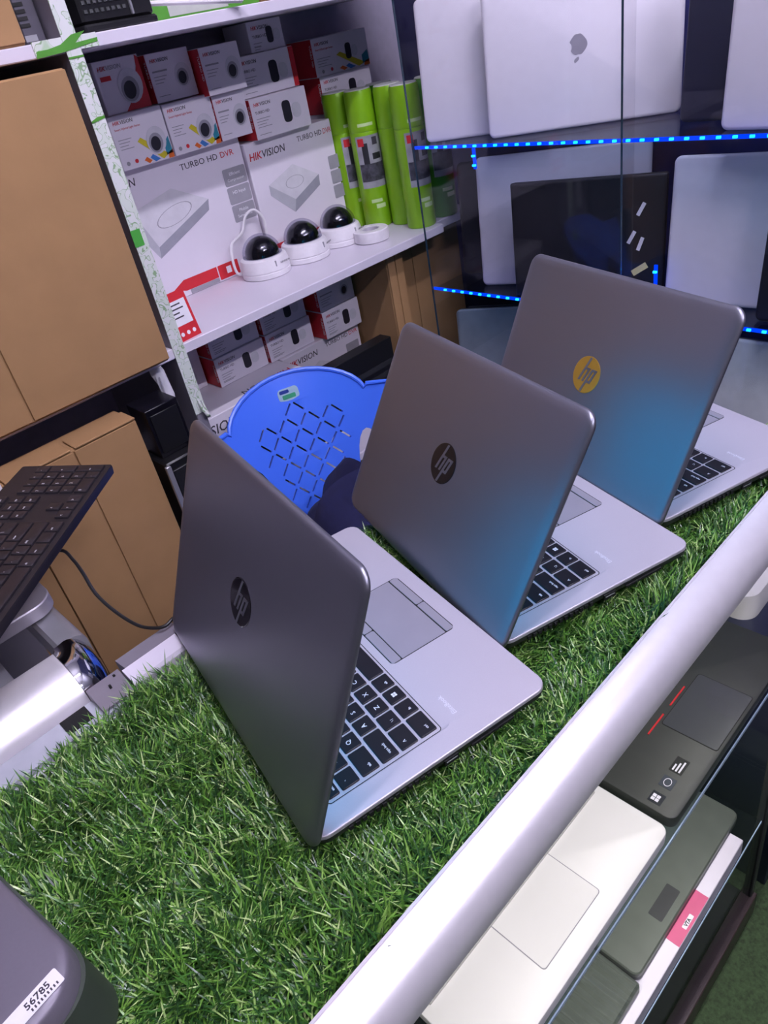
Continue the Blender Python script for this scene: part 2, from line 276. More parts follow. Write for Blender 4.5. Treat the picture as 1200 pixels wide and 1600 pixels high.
def laptop(pos, yaw, th, em, label, emlab):
    t = thing('laptop', label, 'laptop', T(pos[0], pos[1], 0.0) @ Rz(yaw), 'silver laptops standing half open on the grass')
    MB().slab(0.002, LD, 0, LW, 0.013, [(0.0025, 0.010), (0.004, 0.005), (0.009, 0.0012), (0.0150, 0.0)]).build('bottom_case', DARK, t)
    kb = (0.0255, 0.1385, 0.0225, 0.3165)
    L = []
    for z, i in ((0.0151, 0.0), (0.0176, 0.0), (0.0185, 0.0003), (0.0189, 0.0010)): L.append([(x, y, z) for x, y in rrect(0.002 + i, LD - i, i, LW - i, 0.013 - i)])
    L.append([(x, y, 0.0189) for x, y in rrect(kb[0] - 0.001, kb[1] + 0.008, kb[2] - 0.001, kb[3] + 0.001, 0.005)])
    L.append([(x, y, 0.0177) for x, y in rrect(kb[0], kb[1], kb[2], kb[3], 0.004)])
    MB().loops(L).build('palm_rest', SILVER, t, ang=9)
    MB().loops([[(x, y, z) for x, y in rrect(kb[0] + i, kb[1] - i, kb[2] + i, kb[3] - i, 0.004 - i)] for z, i in ((0.0178, 0.0002), (0.0178, 0.0010), (0.01785, 0.0010), (0.01785, 0.0002))], (0, 0), True).build('keyboard_groove', GAP, t)
    for xc, dp, keys in LROWS:
        y = 0.0255
        for s, u in keys:
            wd = u * U - 0.0022
            k = link('key', key_mesh(wd, dp), t, T(xc, y + 0.0011 + wd / 2, 0.0178))
            if s == '#win':
                mb = MB()
                for a in (-1, 1):
                    for b in (-1, 1): mb.prism([(0.0012 * a + 0.001 * p, 0.0012 * b + 0.001 * q) for p, q in ((-1, -1), (1, -1), (1, 1), (-1, 1))], 0.0014, 0.00155)
                mb.build('key_legend', LEGEND, k, smooth=False)
            elif s:
                sz = 0.0062 if len(s) == 1 else 0.0034
                kf = frame(((0.0015 if len(s) == 1 else 0.003), -wd / 2 + 0.0045 if len(s) > 1 else -wd / 2 + 0.0055, 0.0014), (0, 1, 0), (-1, 0, 0))
                text(s, sz, LEGEND, k, kf, 'key_legend', bold=0.00006)
            y += u * U
    MB().slab(0.1455, 0.2195, 0.112, 0.217, 0.005, [(0.0188, 0), (0.01905, 0)]).build('touchpad_frame', GAP, t)
    MB().slab(0.1575, 0.2085, 0.1128, 0.2162, 0.0006, [(0.0190, 0), (0.0193, 0.0002)]).build('touchpad', PAD, t)
    for xa, xb in ((0.1463, 0.1565), (0.2098, 0.2187)):
        for ya, yb in ((0.1128, 0.1640), (0.1650, 0.2162)):
            MB().slab(xa, xb, ya, yb, 0.0018, [(0.0190, 0), (0.0195, 0.0003)], 3).build('touchpad_button', PAD, t)
    text('EliteBook', 0.0062, mat('pale_print', (214, 210, 220), 0.5), t, frame((0.158, 0.0285, 0.0190), (0, 1, 0), (-1, 0, 0)), 'palm_rest_lettering')
    for i in range(13):                                                     # vent slots on the left side
        MB().box(0.030 + i * 0.0062, 0.0335 + i * 0.0062, -0.0008, 0.001, 0.0085, 0.0128).build('vent_slot', GAP, t, smooth=False)
    MB().box(0.122, 0.136, -0.0008, 0.001, 0.0066, 0.0128).build('port', GAP, t, smooth=False)
    MB().box(0.1235, 0.1345, -0.0012, 0.0, 0.0098, 0.0106).build('port', ALUG, t, smooth=False)
    MB().box(0.150, 0.1955, -0.0008, 0.001, 0.0080, 0.0105).build('card_slot', GAP, t, smooth=False)
    MB().tube([(0.004, 0.03, 0.0125), (0.004, LW - 0.03, 0.0125)], 0.0052, 12).build('hinge_bar', DARK, t)
    s, c = -math.sin(th), math.cos(th)
    lm = frame((-0.005, LW, 0.0082), (0, -1, 0), (s, 0, c))
    lid = MB().slab(0, LW, 0, LH, 0.016, [(-0.0068, 0.0012), (-0.0060, 0), (-0.0040, 0), (-0.0026, 0.0006), (-0.0014, 0.0022), (-0.0006, 0.0055), (-0.0001, 0.012)], 8).build('lid', LIDM, t, lm, ang=60)
    MB().slab(0.003, LW - 0.003, 0.006, LH - 0.003, 0.012, [(-0.0069, 0), (-0.0074, 0)]).build('screen_bezel', BLACK, lid)
    MB().box(0.014, LW - 0.014, 0.026, LH - 0.016, -0.0077, -0.0075).build('screen', SCREEN, lid, smooth=False)
    em_o = emblem(lid, T(LW - 0.1735, 0.1240, -0.0001), 0.0215, em, LIDM)
    em_o['label'] = emlab
    return t
LAPS = [((0.0, 0.0), -0.2201, -0.4234), ((0.2437, 0.0097), -0.3127, -0.5249), ((0.4849, -0.0197), -0.3163, -0.4498)]
laptop(*LAPS[0], DCHROME, 'silver laptop with mirror chrome round emblem, nearest of three on the grass', 'mirror chrome round emblem')
laptop(*LAPS[1], EMBLK, 'silver laptop with black round emblem, middle of three on the grass', 'black round emblem')
laptop(*LAPS[2], GOLD, 'silver laptop with gold round emblem, farthest of three on the grass', 'gold round emblem')
# ------------------------------------------------------------------ artificial grass
def grass():
    g = thing('artificial_grass_mat', 'green artificial grass mat covering the counter under the laptops', 'grass mat', T(0, 0, -0.0175))
    MB().box(X0 + 0.01, X1 - 0.005, YR + 0.001, YB - 0.004, 0.0, 0.002).build('mat_backing', GRASSB, g, smooth=False)
    xa, xb, ya, yb = -0.36, X1 - 0.01, YR + 0.003, YB - 0.008
    n = 100000
    x = rng.uniform(xa, xb, n); y = rng.uniform(ya, yb, n); ph = rng.uniform(0, 2 * np.pi, n)
    al = np.radians(rng.uniform(15, 75, n)); Ln = rng.uniform(0.015, 0.037, n); wd = rng.uniform(0.0006, 0.00105, n)
    Ln *= 0.85 + 0.3 * np.sin(x * 23 + 2 * np.sin(y * 31)) * np.sin(y * 27 + x * 9)
    clump = np.sin(x * 61) + np.sin(y * 73 + x * 20); ph = np.where(rng.random(n) < 0.45, clump * 1.6 + rng.normal(0, 0.5, n), ph)
    tipy = y + np.sin(ph) * Ln * 0.9; ph = np.where((tipy < YR + 0.002) & (rng.random(n) > 0.03), -ph, ph); over = (y + np.sin(ph) * Ln * 0.9 < YR); al = np.where(over, np.radians(62), al)
    dx, dy = np.cos(ph), np.sin(ph); hz = Ln * np.cos(al); rz = Ln * np.sin(al); bend = rng.uniform(0.1, 0.55, n)
    def curve(t):
        return x + dx * hz * (t + bend * t * t * 0.6), y + dy * hz * (t + bend * t * t * 0.6), 0.002 + rz * (t - bend * 0.45 * t * t)
    lim = np.full(n, 1.0)
    def foot(px, py, pos, yaw, x0, x1, y0, y1):
        c, s_ = math.cos(yaw), math.sin(yaw); ux = (px - pos[0]) * c + (py - pos[1]) * s_; uy = -(px - pos[0]) * s_ + (py - pos[1]) * c
        return (ux > x0) & (ux < x1) & (uy > y0) & (uy < y1)
    inside = np.zeros(n, bool)
    for t in (0.0, 0.5, 1.0):
        px, py, pz = curve(t)
        for pos, yaw, th in LAPS: inside |= foot(px, py, pos, yaw, -0.010, LD - 0.002, 0.0, LW)
        inside |= foot(px, py, (-0.152, 0.017), 0.14, -0.3, 0.008, -0.004, 0.3)
    top = curve(1.0)[2]
    sc_ = np.where(inside, np.minimum(1.0, 0.0165 / np.maximum(top, 1e-4)), 1.0); rz = rz * sc_ * np.where(inside, 0.9, 1.0)
    rings = []
    nx, ny = -dy, dx
    for t, wf in ((0, 1.0), (0.45, 0.9), (0.8, 0.6)):
        px, py, pz = curve(t); rings += [np.stack([px - nx * wd * wf, py - ny * wd * wf, pz], 1), np.stack([px + nx * wd * wf, py + ny * wd * wf, pz], 1)]
    px, py, pz = curve(1.0); rings.append(np.stack([px, py, pz], 1))
    V = np.stack(rings, 1).reshape(-1, 3).astype(np.float32)
    b = (np.arange(n) * 7)[:, None]
    loops = np.concatenate([b + np.array([[0, 1, 3, 2, 2, 3, 5, 4, 4, 5, 6]])], 1).reshape(-1).astype(np.int32)
    tot = np.tile(np.array([4, 4, 3], np.int32), n); start = np.concatenate([[0], np.cumsum(tot)[:-1]]).astype(np.int32)
    me = bpy.data.meshes.new('grass_blades'); me.vertices.add(len(V)); me.vertices.foreach_set('co', V.ravel())
    me.loops.add(len(loops)); me.loops.foreach_set('vertex_index', loops); me.polygons.add(len(tot)); me.polygons.foreach_set('loop_start', start); me.polygons.foreach_set('loop_total', tot)
    me.update(calc_edges=True); me.materials.append(GRASS)
    o = link('grass_blades', me, g); o['kind'] = 'stuff'
grass()
# ------------------------------------------------------------------ white shelf unit along the back wall
SY, SB = 0.95, 1.345                                             # front edge and back of the shelves
SZ, UZ0, UZ1 = 0.066, 0.547, 0.566                               # top of middle shelf, under and top side of upper shelf
sh = thing('shelf_unit', 'white laminate wall shelving with patterned green tape on its upright', 'shelf', T(0.475, SY, ZF))
def ins(mb): mb.v = [(x - 0.475, y - SY, z - ZF) for x, y, z in mb.v]; return mb
SMT = T(-0.475, -SY, -ZF)
ins(MB().bbox(0.475, 0.497, SY, SB, ZF, 0.90)).build('upright', GREYB, sh)
ins(MB().bbox(-0.6, 0.4745, SY, SB, UZ0, UZ1)).build('upper_shelf', WHITEB, sh)
ins(MB().bbox(0.4975, 1.40, SY, SB, UZ0, UZ1)).build('upper_shelf', WHITEB, sh)
ins(MB().bbox(-0.6, 0.4745, SY, SB, SZ - 0.020, SZ)).build('middle_shelf', WHITEB, sh)
ins(MB().bbox(0.4975, 1.262, SY, SB, SZ - 0.020, SZ)).build('middle_shelf', WHITEB, sh)
ins(MB().bbox(1.2625, 1.42, SY + 0.03, SB, SZ - 0.020, SZ)).build('middle_shelf', WHITEB, sh)
ins(MB().bbox(0.4975, 1.09, SY + 0.04, SB, -0.42, -0.40)).build('lower_shelf', WHITEB, sh)
ins(MB().bbox(-0.6, 0.4745, SY + 0.04, SB, -0.42, -0.40)).build('lower_shelf', WHITEB, sh)
ins(MB().box(-0.6, 1.6, SB + 0.001, SB + 0.012, ZF, 0.9)).build('back_board', mat('pale_back_board', (176, 170, 188), 0.7), sh, smooth=False)
def tstrip(x0, x1, z0, z1, nm='patterned_tape', m=TAPE, dy=0.0): return ins(MB().box(x0, x1, SY - 0.0020 - dy, SY - 0.0004 - dy, z0, z1)).build(nm, m, sh, smooth=False)
tstrip(0.4735, 0.4985, -0.075, 0.90)
tstrip(0.425, 0.4730, 0.549, 0.568); tstrip(0.499, 0.53, 0.549, 0.567)
def tpatch(nm, m, poly, dy): return ins(MB().add([(x, SY - dy, z) for x, z in poly] + [(x, SY - dy - 0.0006, z) for x, z in poly], [tuple(range(len(poly))), tuple(range(2 * len(poly) - 1, len(poly) - 1, -1))] + [(i, (i + 1) % len(poly), (i + 1) % len(poly) + len(poly), i + len(poly)) for i in range(len(poly))])).build(nm, m, sh, smooth=False)
tpatch('green_leaf_print', GRN, [(0.425, 0.547), (0.470, 0.549), (0.498, 0.552), (0.529, 0.555), (0.530, 0.560), (0.492, 0.558), (0.513, 0.571), (0.490, 0.569), (0.468, 0.559), (0.446, 0.556), (0.428, 0.556)], 0.0022)
tpatch('green_leaf_print', GRN, [(0.4735, 0.5385), (0.4985, 0.539), (0.4985, 0.5415), (0.4735, 0.5415)], 0.0022)
tpatch('green_leaf_print', GRN, [(0.4735, 0.450), (0.4985, 0.454), (0.4985, 0.457), (0.486, 0.4575), (0.4735, 0.453)], 0.0022)
tpatch('green_square_print', mat('green_square', (70, 158, 60), 0.5), [(0.472, 0.255), (0.4905, 0.255), (0.4905, 0.283), (0.472, 0.283)], 0.0022)
ins(MB().tube([(0.486, SY - 0.003, -0.045), (0.488, SY - 0.009, -0.066), (0.492, SY - 0.014, -0.080), (0.4955, SY - 0.010, -0.086), (0.496, SY - 0.005, -0.075), (0.494, SY - 0.004, -0.05)], [0.0015, 0.003, 0.004, 0.004, 0.003, 0.002], 8)).build('tape_curl', TAPE, sh)
# ------------------------------------------------------------------ printed cartons
def brand(parent, x, z, size, y=-0.0004, dim=INK, mtx=None, fit=None):
    if fit: size = size * fit / (text_mesh('HIK', size, RED, shear=0.18, bold=size * 0.012)[1] + text_mesh('VISION', size, dim, shear=0.18, bold=size * 0.006)[1])
    f = mtx or (lambda dx: FRONT(x + dx, z, y))
    wd = text('HIK', size, RED, parent, f(0), 'brand_lettering', shear=0.18, bold=size * 0.012)
    return wd + text('VISION', size, dim, parent, f(wd - size * 0.05), 'brand_lettering', shear=0.18, bold=size * 0.006)
def carton(name, label, cat, x0, x1, yf, depth, z0, z1, m=BOXW, group=None, rot=0.0):
    t = thing(name, label, cat, T(x0, yf, z0) @ Rz(rot), group)
    MB().bbox(0, x1 - x0, 0, depth, 0, z1 - z0, 0.0012).build('carton', m, t); return t
def turret(t, cx, cz, r, y=-0.0005, tilt=-0.3):
    a = patch('camera_picture', mat('print_pale_grey', (206, 204, 212), 0.5), t, FRONT(0, 0, y), ell(cx, cz, r, r * 1.15, 20, tilt))
    patch('lens_ring_print', mat('print_mid_grey', (150, 148, 158), 0.5), a, T(0, 0, 0.0003), ell(cx - r * 0.1, cz - r * 0.2, r * 0.72, r * 0.82, 20, tilt))
    patch('lens_print', mat('print_near_black', (34, 32, 42), 0.4), a, T(0, 0, 0.0006), ell(cx - r * 0.15, cz - r * 0.25, r * 0.5, r * 0.6, 20, tilt))
def bullet(t, cx, cz, s, y=-0.0005):
    a = patch('camera_picture', mat('print_near_black', (34, 32, 42), 0.4), t, FRONT(0, 0, y), rrect(cx - s * 0.42, cx + s * 0.42, cz - s * 0.75, cz + s * 0.75, s * 0.3, 4))
    patch('camera_mount_print', mat('print_pale_grey', (206, 204, 212), 0.5), a, T(0, 0, 0.0001), rrect(cx + s * 0.5, cx + s * 1.4, cz - s * 0.6, cz + s * 0.45, s * 0.4, 4))
def lines(t, x, z, wd, n, step=0.0055, y=-0.0005, h=0.0012):
    for i in range(n): patch('small_print', GREYINK, t, FRONT(0, 0, y), rectp(x, x + wd * (1 - 0.18 * (i % 3)), z - i * step - h, z - i * step))
def redside(t, W, D, H, words='TURBO HD', cover=1.0):
    s = MB().box(-0.0004, 0.0, 0.001, D * cover, 0.001, H - 0.001).build('red_end_panel', RED, t, smooth=False)
    text(words, 0.009, WINK, s, frame((-0.0006, 0.010, H - 0.012), (0, 0, -1), (0, -1, 0)), 'end_lettering')
DEP = 0.12
def cam_box(label, x0, x1, z0, z1, yf, style, group='security camera cartons on the shelves', depth=DEP, red=True):
    t = carton('camera_box', label, 'camera box', x0, x1, yf, depth, z0, z1, group=group); W, H = x1 - x0, z1 - z0
    if style == 'turret':
        brand(t, 0.007, H - 0.016, 0.0088); lines(t, 0.007, H - 0.030, W * 0.34, 1, h=0.003); lines(t, 0.007, H - 0.040, W * 0.30, 3); lines(t, 0.007, 0.012, W * 0.26, 1)
        turret(t, W * 0.74, H * 0.47, H * 0.22); redside(t, W, depth, H)
    elif style == 'bullet':
        brand(t, 0.009, H - 0.016, 0.0098); text('TURBO HD', 0.0080, INK, t, FRONT(0.009, H - 0.031)); lines(t, 0.009, H - 0.040, W * 0.24, 4); lines(t, 0.009, 0.010, W * 0.2, 1)
        bullet(t, W * 0.60, H * 0.50, H * 0.36); redside(t, W, depth, H) if red else None
    elif style in ('colour', 'colour_bullet'):
        brand(t, 0.008, H - 0.016, 0.0092); text('Smart Hybrid Light Series', 0.0055, RED, t, FRONT(0.008, H - 0.026)); lines(t, 0.009, H - 0.042, W * 0.24, 4)
        for nm, m, p in (('yellow_stripe', YEL, [(0.40, 0.46), (0.47, 0.52), (0.90, 0.10), (0.78, 0.03)]), ('orange_stripe', ORANGE, [(0.42, 0.10), (0.48, 0.15), (0.56, 0.06), (0.50, 0.02)]), ('blue_stripe', BLU, [(0.54, 0.12), (0.60, 0.17), (0.72, 0.05), (0.62, 0.02)]), ('teal_stripe', TEAL, [(0.86, 0.08), (0.86, 0.30), (0.97, 0.42), (0.985, 0.10)]), ('orange_corner', ORANGE, [(0.88, 0.01), (0.90, 0.12), (0.99, 0.16), (0.99, 0.01)])):
            patch(nm, m, t, FRONT(0, 0), [(a * W, b * H) for a, b in p])
        if style == 'colour': turret(t, W * 0.74, H * 0.40, H * 0.23, -0.0009)
        else: bullet(t, W * 0.62, H * 0.5, H * 0.28, -0.0009); redside(t, W, depth, H)
        patch('round_mark', GREYINK, t, FRONT(0, 0), ell(W * 0.12, H * 0.12, 0.004, 0.004, 12)); patch('round_mark', RED, t, FRONT(0, 0), ell(W * 0.28, H * 0.13, 0.004, 0.004, 12))
    elif style == 'red_corner':
        brand(t, 0.007, H - 0.017, 0.0105, dim=GREYINK); patch('red_tag', RED, t, FRONT(0, 0), rectp(0.008, 0.030, H - 0.034, H - 0.026))
        patch('red_corner', RED, t, FRONT(0, 0), [(W * 0.42, 0.001), (W - 0.001, 0.001), (W - 0.001, H * 0.94), (W * 0.93, H - 0.001), (W * 0.90, H * 0.78), (W * 0.70, H * 0.30)])
        turret(t, W * 0.66, H * 0.46, H * 0.29, -0.0009)
    return t
YC = 1.2
cam_box('camera box with red corner print, top row beside the taped upright', 0.630, 0.729, 0.4405, 0.531, YC, 'red_corner')
sl_ = carton('camera_box', 'camera box squeezed between the taped upright and the red-cornered box', 'camera box', 0.528, 0.6275, YC + 0.01, DEP, 0.4405, 0.528, group='security camera cartons on the shelves')
patch('teal_corner', TEAL, sl_, FRONT(0, 0), rectp(0.085, 0.098, 0.012, 0.030)); patch('orange_corner', ORANGE, sl_, FRONT(0, 0), rectp(0.085, 0.098, 0.001, 0.0118)); brand(sl_, 0.008, 0.070, 0.0105)
sl2 = carton('camera_box', 'plain camera box under the squeezed one, behind the taped upright', 'camera box', 0.510, 0.6165, YC + 0.01, DEP, 0.3435, 0.4395, group='security camera cartons on the shelves'); brand(sl2, 0.008, 0.078, 0.0105)
cam_box('white turret camera box between red-cornered box and another turret box, top row', 0.743, 0.843, 0.4405, 0.526, YC, 'turret')
cam_box('white turret camera box, third from the taped upright in the top row', 0.848, 0.946, 0.4325, 0.518, YC - 0.03, 'turret')
t4 = cam_box('long white bullet camera box in the top row, small box standing on it', 0.949, 1.112, 0.4085, 0.487, YC, 'bullet')
patch('red_band', RED, t4, FRONT(0, 0, -0.0006), rectp(0.149, 0.1625, 0.001, 0.0775))
tb = cam_box('small grey-white camera box, topmost, right under the upper shelf', 1.008, 1.103, 0.4875, 0.5445, YC + 0.01, 'bullet', depth=0.09, red=False)
cam_box('bullet camera box with orange and teal print beside the spray cans', 1.211, 1.393, 0.4095, 0.489, 1.25, 'colour_bullet', depth=0.09)
cam_box('bullet camera box half hidden by spray cans, under the colour printed box', 1.217, 1.388, 0.3290, 0.409, 1.25, 'bullet', depth=0.09)
rs_ = carton('recorder_box', 'recorder box standing behind the spray cans under two camera boxes', 'recorder box', 1.215, 1.385, 1.257, 0.083, SZ + 0.0005, 0.3285, group='video recorder cartons on the shelves'); brand(rs_, 0.02, 0.21, 0.02)
cam_box('colour striped turret camera box beside the taped upright, second row', 0.618, 0.739, 0.3435, 0.440, YC - 0.01, 'colour')
cam_box('colour striped turret camera box, second from the upright, second row', 0.742, 0.859, 0.3435, 0.438, YC - 0.01, 'colour')
cam_box('small turret camera box standing between striped box and long bullet box', 0.861, 0.944, 0.3445, 0.431, YC - 0.012, 'turret')
cam_box('long white bullet camera box with red end on the recorder boxes', 0.950, 1.112, 0.3265, 0.4075, YC - 0.015, 'bullet')
# recorder boxes
def recorder_picture(t, q, ring, y=-0.0005):          # q: left, top, right, bottom, lower bottom, lower left, lower right corners on the face
    l, tp, r, bo, lb, ll, lr = q
    a = patch('recorder_picture', mat('print_recorder_top', (208, 206, 212), 0.5), t, FRONT(0, 0, y), [l, bo, r, tp])
    patch('recorder_side_print', mat('print_recorder_side', (150, 150, 160), 0.5), a, Matrix.Identity(4), [bo, lb, lr, r]); patch('recorder_front_print', mat('print_recorder_front', (178, 178, 186), 0.5), a, Matrix.Identity(4), [l, ll, lb, bo])
    cx, cz = (l[0] + r[0]) / 2, (tp[1] + bo[1]) / 2; e1, e2 = Vector((r[0] - bo[0], r[1] - bo[1])) * ring, Vector((tp[0] - r[0], tp[1] - r[1])) * ring
    MB().loops([[(cx + k2_ * (e1.x * math.cos(k / 24 * 6.2832) + e2.x * math.sin(k / 24 * 6.2832)), cz + k2_ * (e1.y * math.cos(k / 24 * 6.2832) + e2.y * math.sin(k / 24 * 6.2832)), 0.0004) for k in range(24)] for k2_ in (1.0, 1.06)], (0, 0)).build('recorder_ring_print', GREYINK, a, smooth=False)
def recorder_box(label, x0, x1, yf, z0, z1, depth, ext=0.0):
    t = thing('recorder_box', label, 'recorder box', T(x0, yf, z0), 'video recorder cartons on the shelves'); MB().bbox(-ext, x1 - x0, 0, depth, 0, z1 - z0, 0.0012).build('carton', BOXW, t); return t
d1 = recorder_box('large white recorder box with grey badge column, beside the taped upright', 0.604, 0.918, 1.213, SZ + 0.0005, 0.3425, 0.10, 0.090)
brand(d1, -0.062, 0.245, 0.022, fit=0.104); text('TURBO HD', 0.017, INK, d1, FRONT(0.150, 0.246), 'product_lettering', fit=0.098); text('DVR', 0.017, RED, d1, FRONT(0.255, 0.246), 'product_lettering', fit=0.037)
recorder_picture(d1, ((0.012, 0.198), (0.114, 0.220), (0.196, 0.177), (0.045, 0.118), (0.041, 0.095), (0.010, 0.150), (0.190, 0.155)), 0.26)
for i, wds in enumerate((('Efficient', 'Compression'), ('HD Input', ''), ('Mobile', 'Surveillance'))):
    b = patch('grey_badge', GREYINK, d1, FRONT(0, 0, -0.0005), rrect(0.249, 0.311, 0.186 - i * 0.0385, 0.222 - i * 0.0385, 0.004, 3))
    text(wds[0], 0.0095, WINK, b, T(0.280, 0.207 - i * 0.0385, 0.0004), 'badge_lettering', align='CENTER')
    if wds[1]: text(wds[1], 0.0085, WINK, b, T(0.280, 0.195 - i * 0.0385, 0.0004), 'badge_lettering', align='CENTER')
patch('red_bar', RED, d1, FRONT(0, 0, -0.0005), [(0.045, 0.022), (0.075, 0.036), (0.165, 0.036), (0.165, 0.012), (0.075, 0.012)]); patch('grey_bar', GREYINK, d1, FRONT(0, 0, -0.0005), rectp(0.085, 0.165, 0.002, 0.011)); patch('red_square', RED, d1, FRONT(0, 0, -0.0005), rrect(0.168, 0.225, 0.004, 0.036, 0.002, 2))
patch('white_mark', WINK, d1, FRONT(0, 0, -0.0009), rectp(0.190, 0.203, 0.013, 0.028))
d2 = recorder_box('large white recorder box behind the dome cameras, beside the spray cans', 0.921, 1.184, 1.205, SZ + 0.0005, 0.3255, 0.10)
brand(d2, 0.006, 0.222, 0.026, fit=0.108); text('TURBO HD', 0.0165, INK, d2, FRONT(0.152, 0.231), 'product_lettering', fit=0.078); text('DVR', 0.0165, RED, d2, FRONT(0.234, 0.231), 'product_lettering', fit=0.027)
recorder_picture(d2, ((0.042, 0.162), (0.123, 0.190), (0.195, 0.150), (0.110, 0.114), (0.101, 0.087), (0.041, 0.140), (0.193, 0.126)), 0.24)
patch('red_bar', RED, d2, FRONT(0, 0, -0.0005), rectp(0.01, 0.26, 0.010, 0.034))
for i in range(3): patch('grey_badge', GREYINK, d2, FRONT(0, 0, -0.0005), rrect(0.234, 0.270, 0.150 - i * 0.034, 0.180 - i * 0.034, 0.003, 3))
# row below the middle shelf
for i, (x0, x1) in enumerate(((0.508, 0.648), (0.654, 0.797), (0.802, 0.944), (0.962, 1.085))):
    cam_box(('bullet camera box at the taped upright, lower of two rows under the middle shelf', 'bullet camera box, second from the upright, lower row under the middle shelf', 'bullet camera box, third from the upright, lower row under the middle shelf', 'bullet camera box beside the brown carton, lower row under the middle shelf')[i], x0, x1, -0.1395, -0.0705, (1.20, 1.15, 1.145, 1.115)[i], 'bullet')
    cam_box(('bullet camera box at the taped upright, upper of two rows under the middle shelf', 'bullet camera box, second from the upright, upper row under the middle shelf', 'bullet camera box, third from the upright, upper row under the middle shelf', 'camera box beside the brown carton, upper row under the middle shelf')[i], x0 + 0.002, x1 - 0.002, -0.0700, 0.000, (1.195, 1.155, 1.15, 1.12)[i], 'turret' if i == 3 else 'bullet')
k1 = recorder_box('recorder box lying flat on the lower shelf with lettering across its top', 0.505, 0.822, 1.04, -0.2305, -0.1405, 0.27)
text('VISION', 0.032, INK, k1, FRONT(0.001, 0.050), 'brand_lettering', shear=0.18, bold=0.0002)
def topf(dx): return frame((0.300 - dx, 0.045, 0.0904), (-1, 0, 0), (0, -1, 0))
brand(k1, 0, 0, 0.030, mtx=topf)
k2 = carton('shade_crate', 'box under the flat recorder box, blackened for the shade behind the chair', 'box', 0.510, 0.818, 1.045, 0.26, -0.3995, -0.2315, BLACK)  # coloured black to stand in for the shaded space behind the chair slots
for i in range(3): patch('front_groove', DARK, k2, FRONT(0, 0), rectp(0.02, 0.29, 0.03 + i * 0.04, 0.04 + i * 0.04))
k3 = recorder_box('recorder box standing behind the blue chair, product lettering on its face', 0.826, 1.085, 1.135, -0.3995, -0.1405, 0.18)
brand(k3, 0.007, 0.228, 0.026, fit=0.105); text('TURBO HD', 0.0145, INK, k3, FRONT(0.140, 0.236), 'product_lettering', fit=0.078); text('DVR', 0.0145, RED, k3, FRONT(0.222, 0.236), 'product_lettering', fit=0.030)
recorder_picture(k3, ((0.050, 0.190), (0.110, 0.212), (0.180, 0.180), (0.115, 0.150), (0.110, 0.125), (0.050, 0.168), (0.178, 0.158)), 0.24)
for i in range(3): patch('grey_badge', GREYINK, k3, FRONT(0, 0, -0.0005), rrect(0.205, 0.250, 0.190 - i * 0.030, 0.216 - i * 0.030, 0.003, 3))
k4 = recorder_box('white recorder box lying in front of the others, seen beside the chair back', 0.690, 1.08, 0.995, -0.3995, -0.3205, 0.045); lines(k4, 0.02, 0.05, 0.06, 3)
bk = carton('black_box', 'black box lying on a white recorder box behind the chair', 'box', 0.700, 1.07, 0.998, 0.038, -0.320, -0.155, BLACK)
for i in range(4): patch('front_slot', DARK, bk, FRONT(0, 0), rectp(0.01, 0.36, 0.020 + i * 0.026, 0.034 + i * 0.026))
# price card
pc = thing('price_card', 'red and white price card standing at the shelf edge by the upright', 'price card', frame((0.500, 0.957, SZ + 0.0005), (0.97, 0.10, 0), (-0.02, 0.18, 1)))
MB().box(0, 0.050, 0, 0.090, -0.0008, 0).build('card', RED, pc, smooth=False)
cp = MB().box(0.001, 0.044, 0.028, 0.074, 0.0001, 0.0006).build('white_label', WINK, pc, smooth=False)
for i, wd in enumerate((0.026, 0.030, 0.018, 0.024)): patch('small_print', INK, cp, T(0, 0, 0.0006), rectp(0.005, 0.005 + wd, 0.066 - i * 0.008, 0.0685 - i * 0.008))
for i in range(3): patch('white_mark', WINK, pc, T(0, 0, 0.0001), ell(0.010 + i * 0.014, 0.012, 0.004, 0.004, 10))
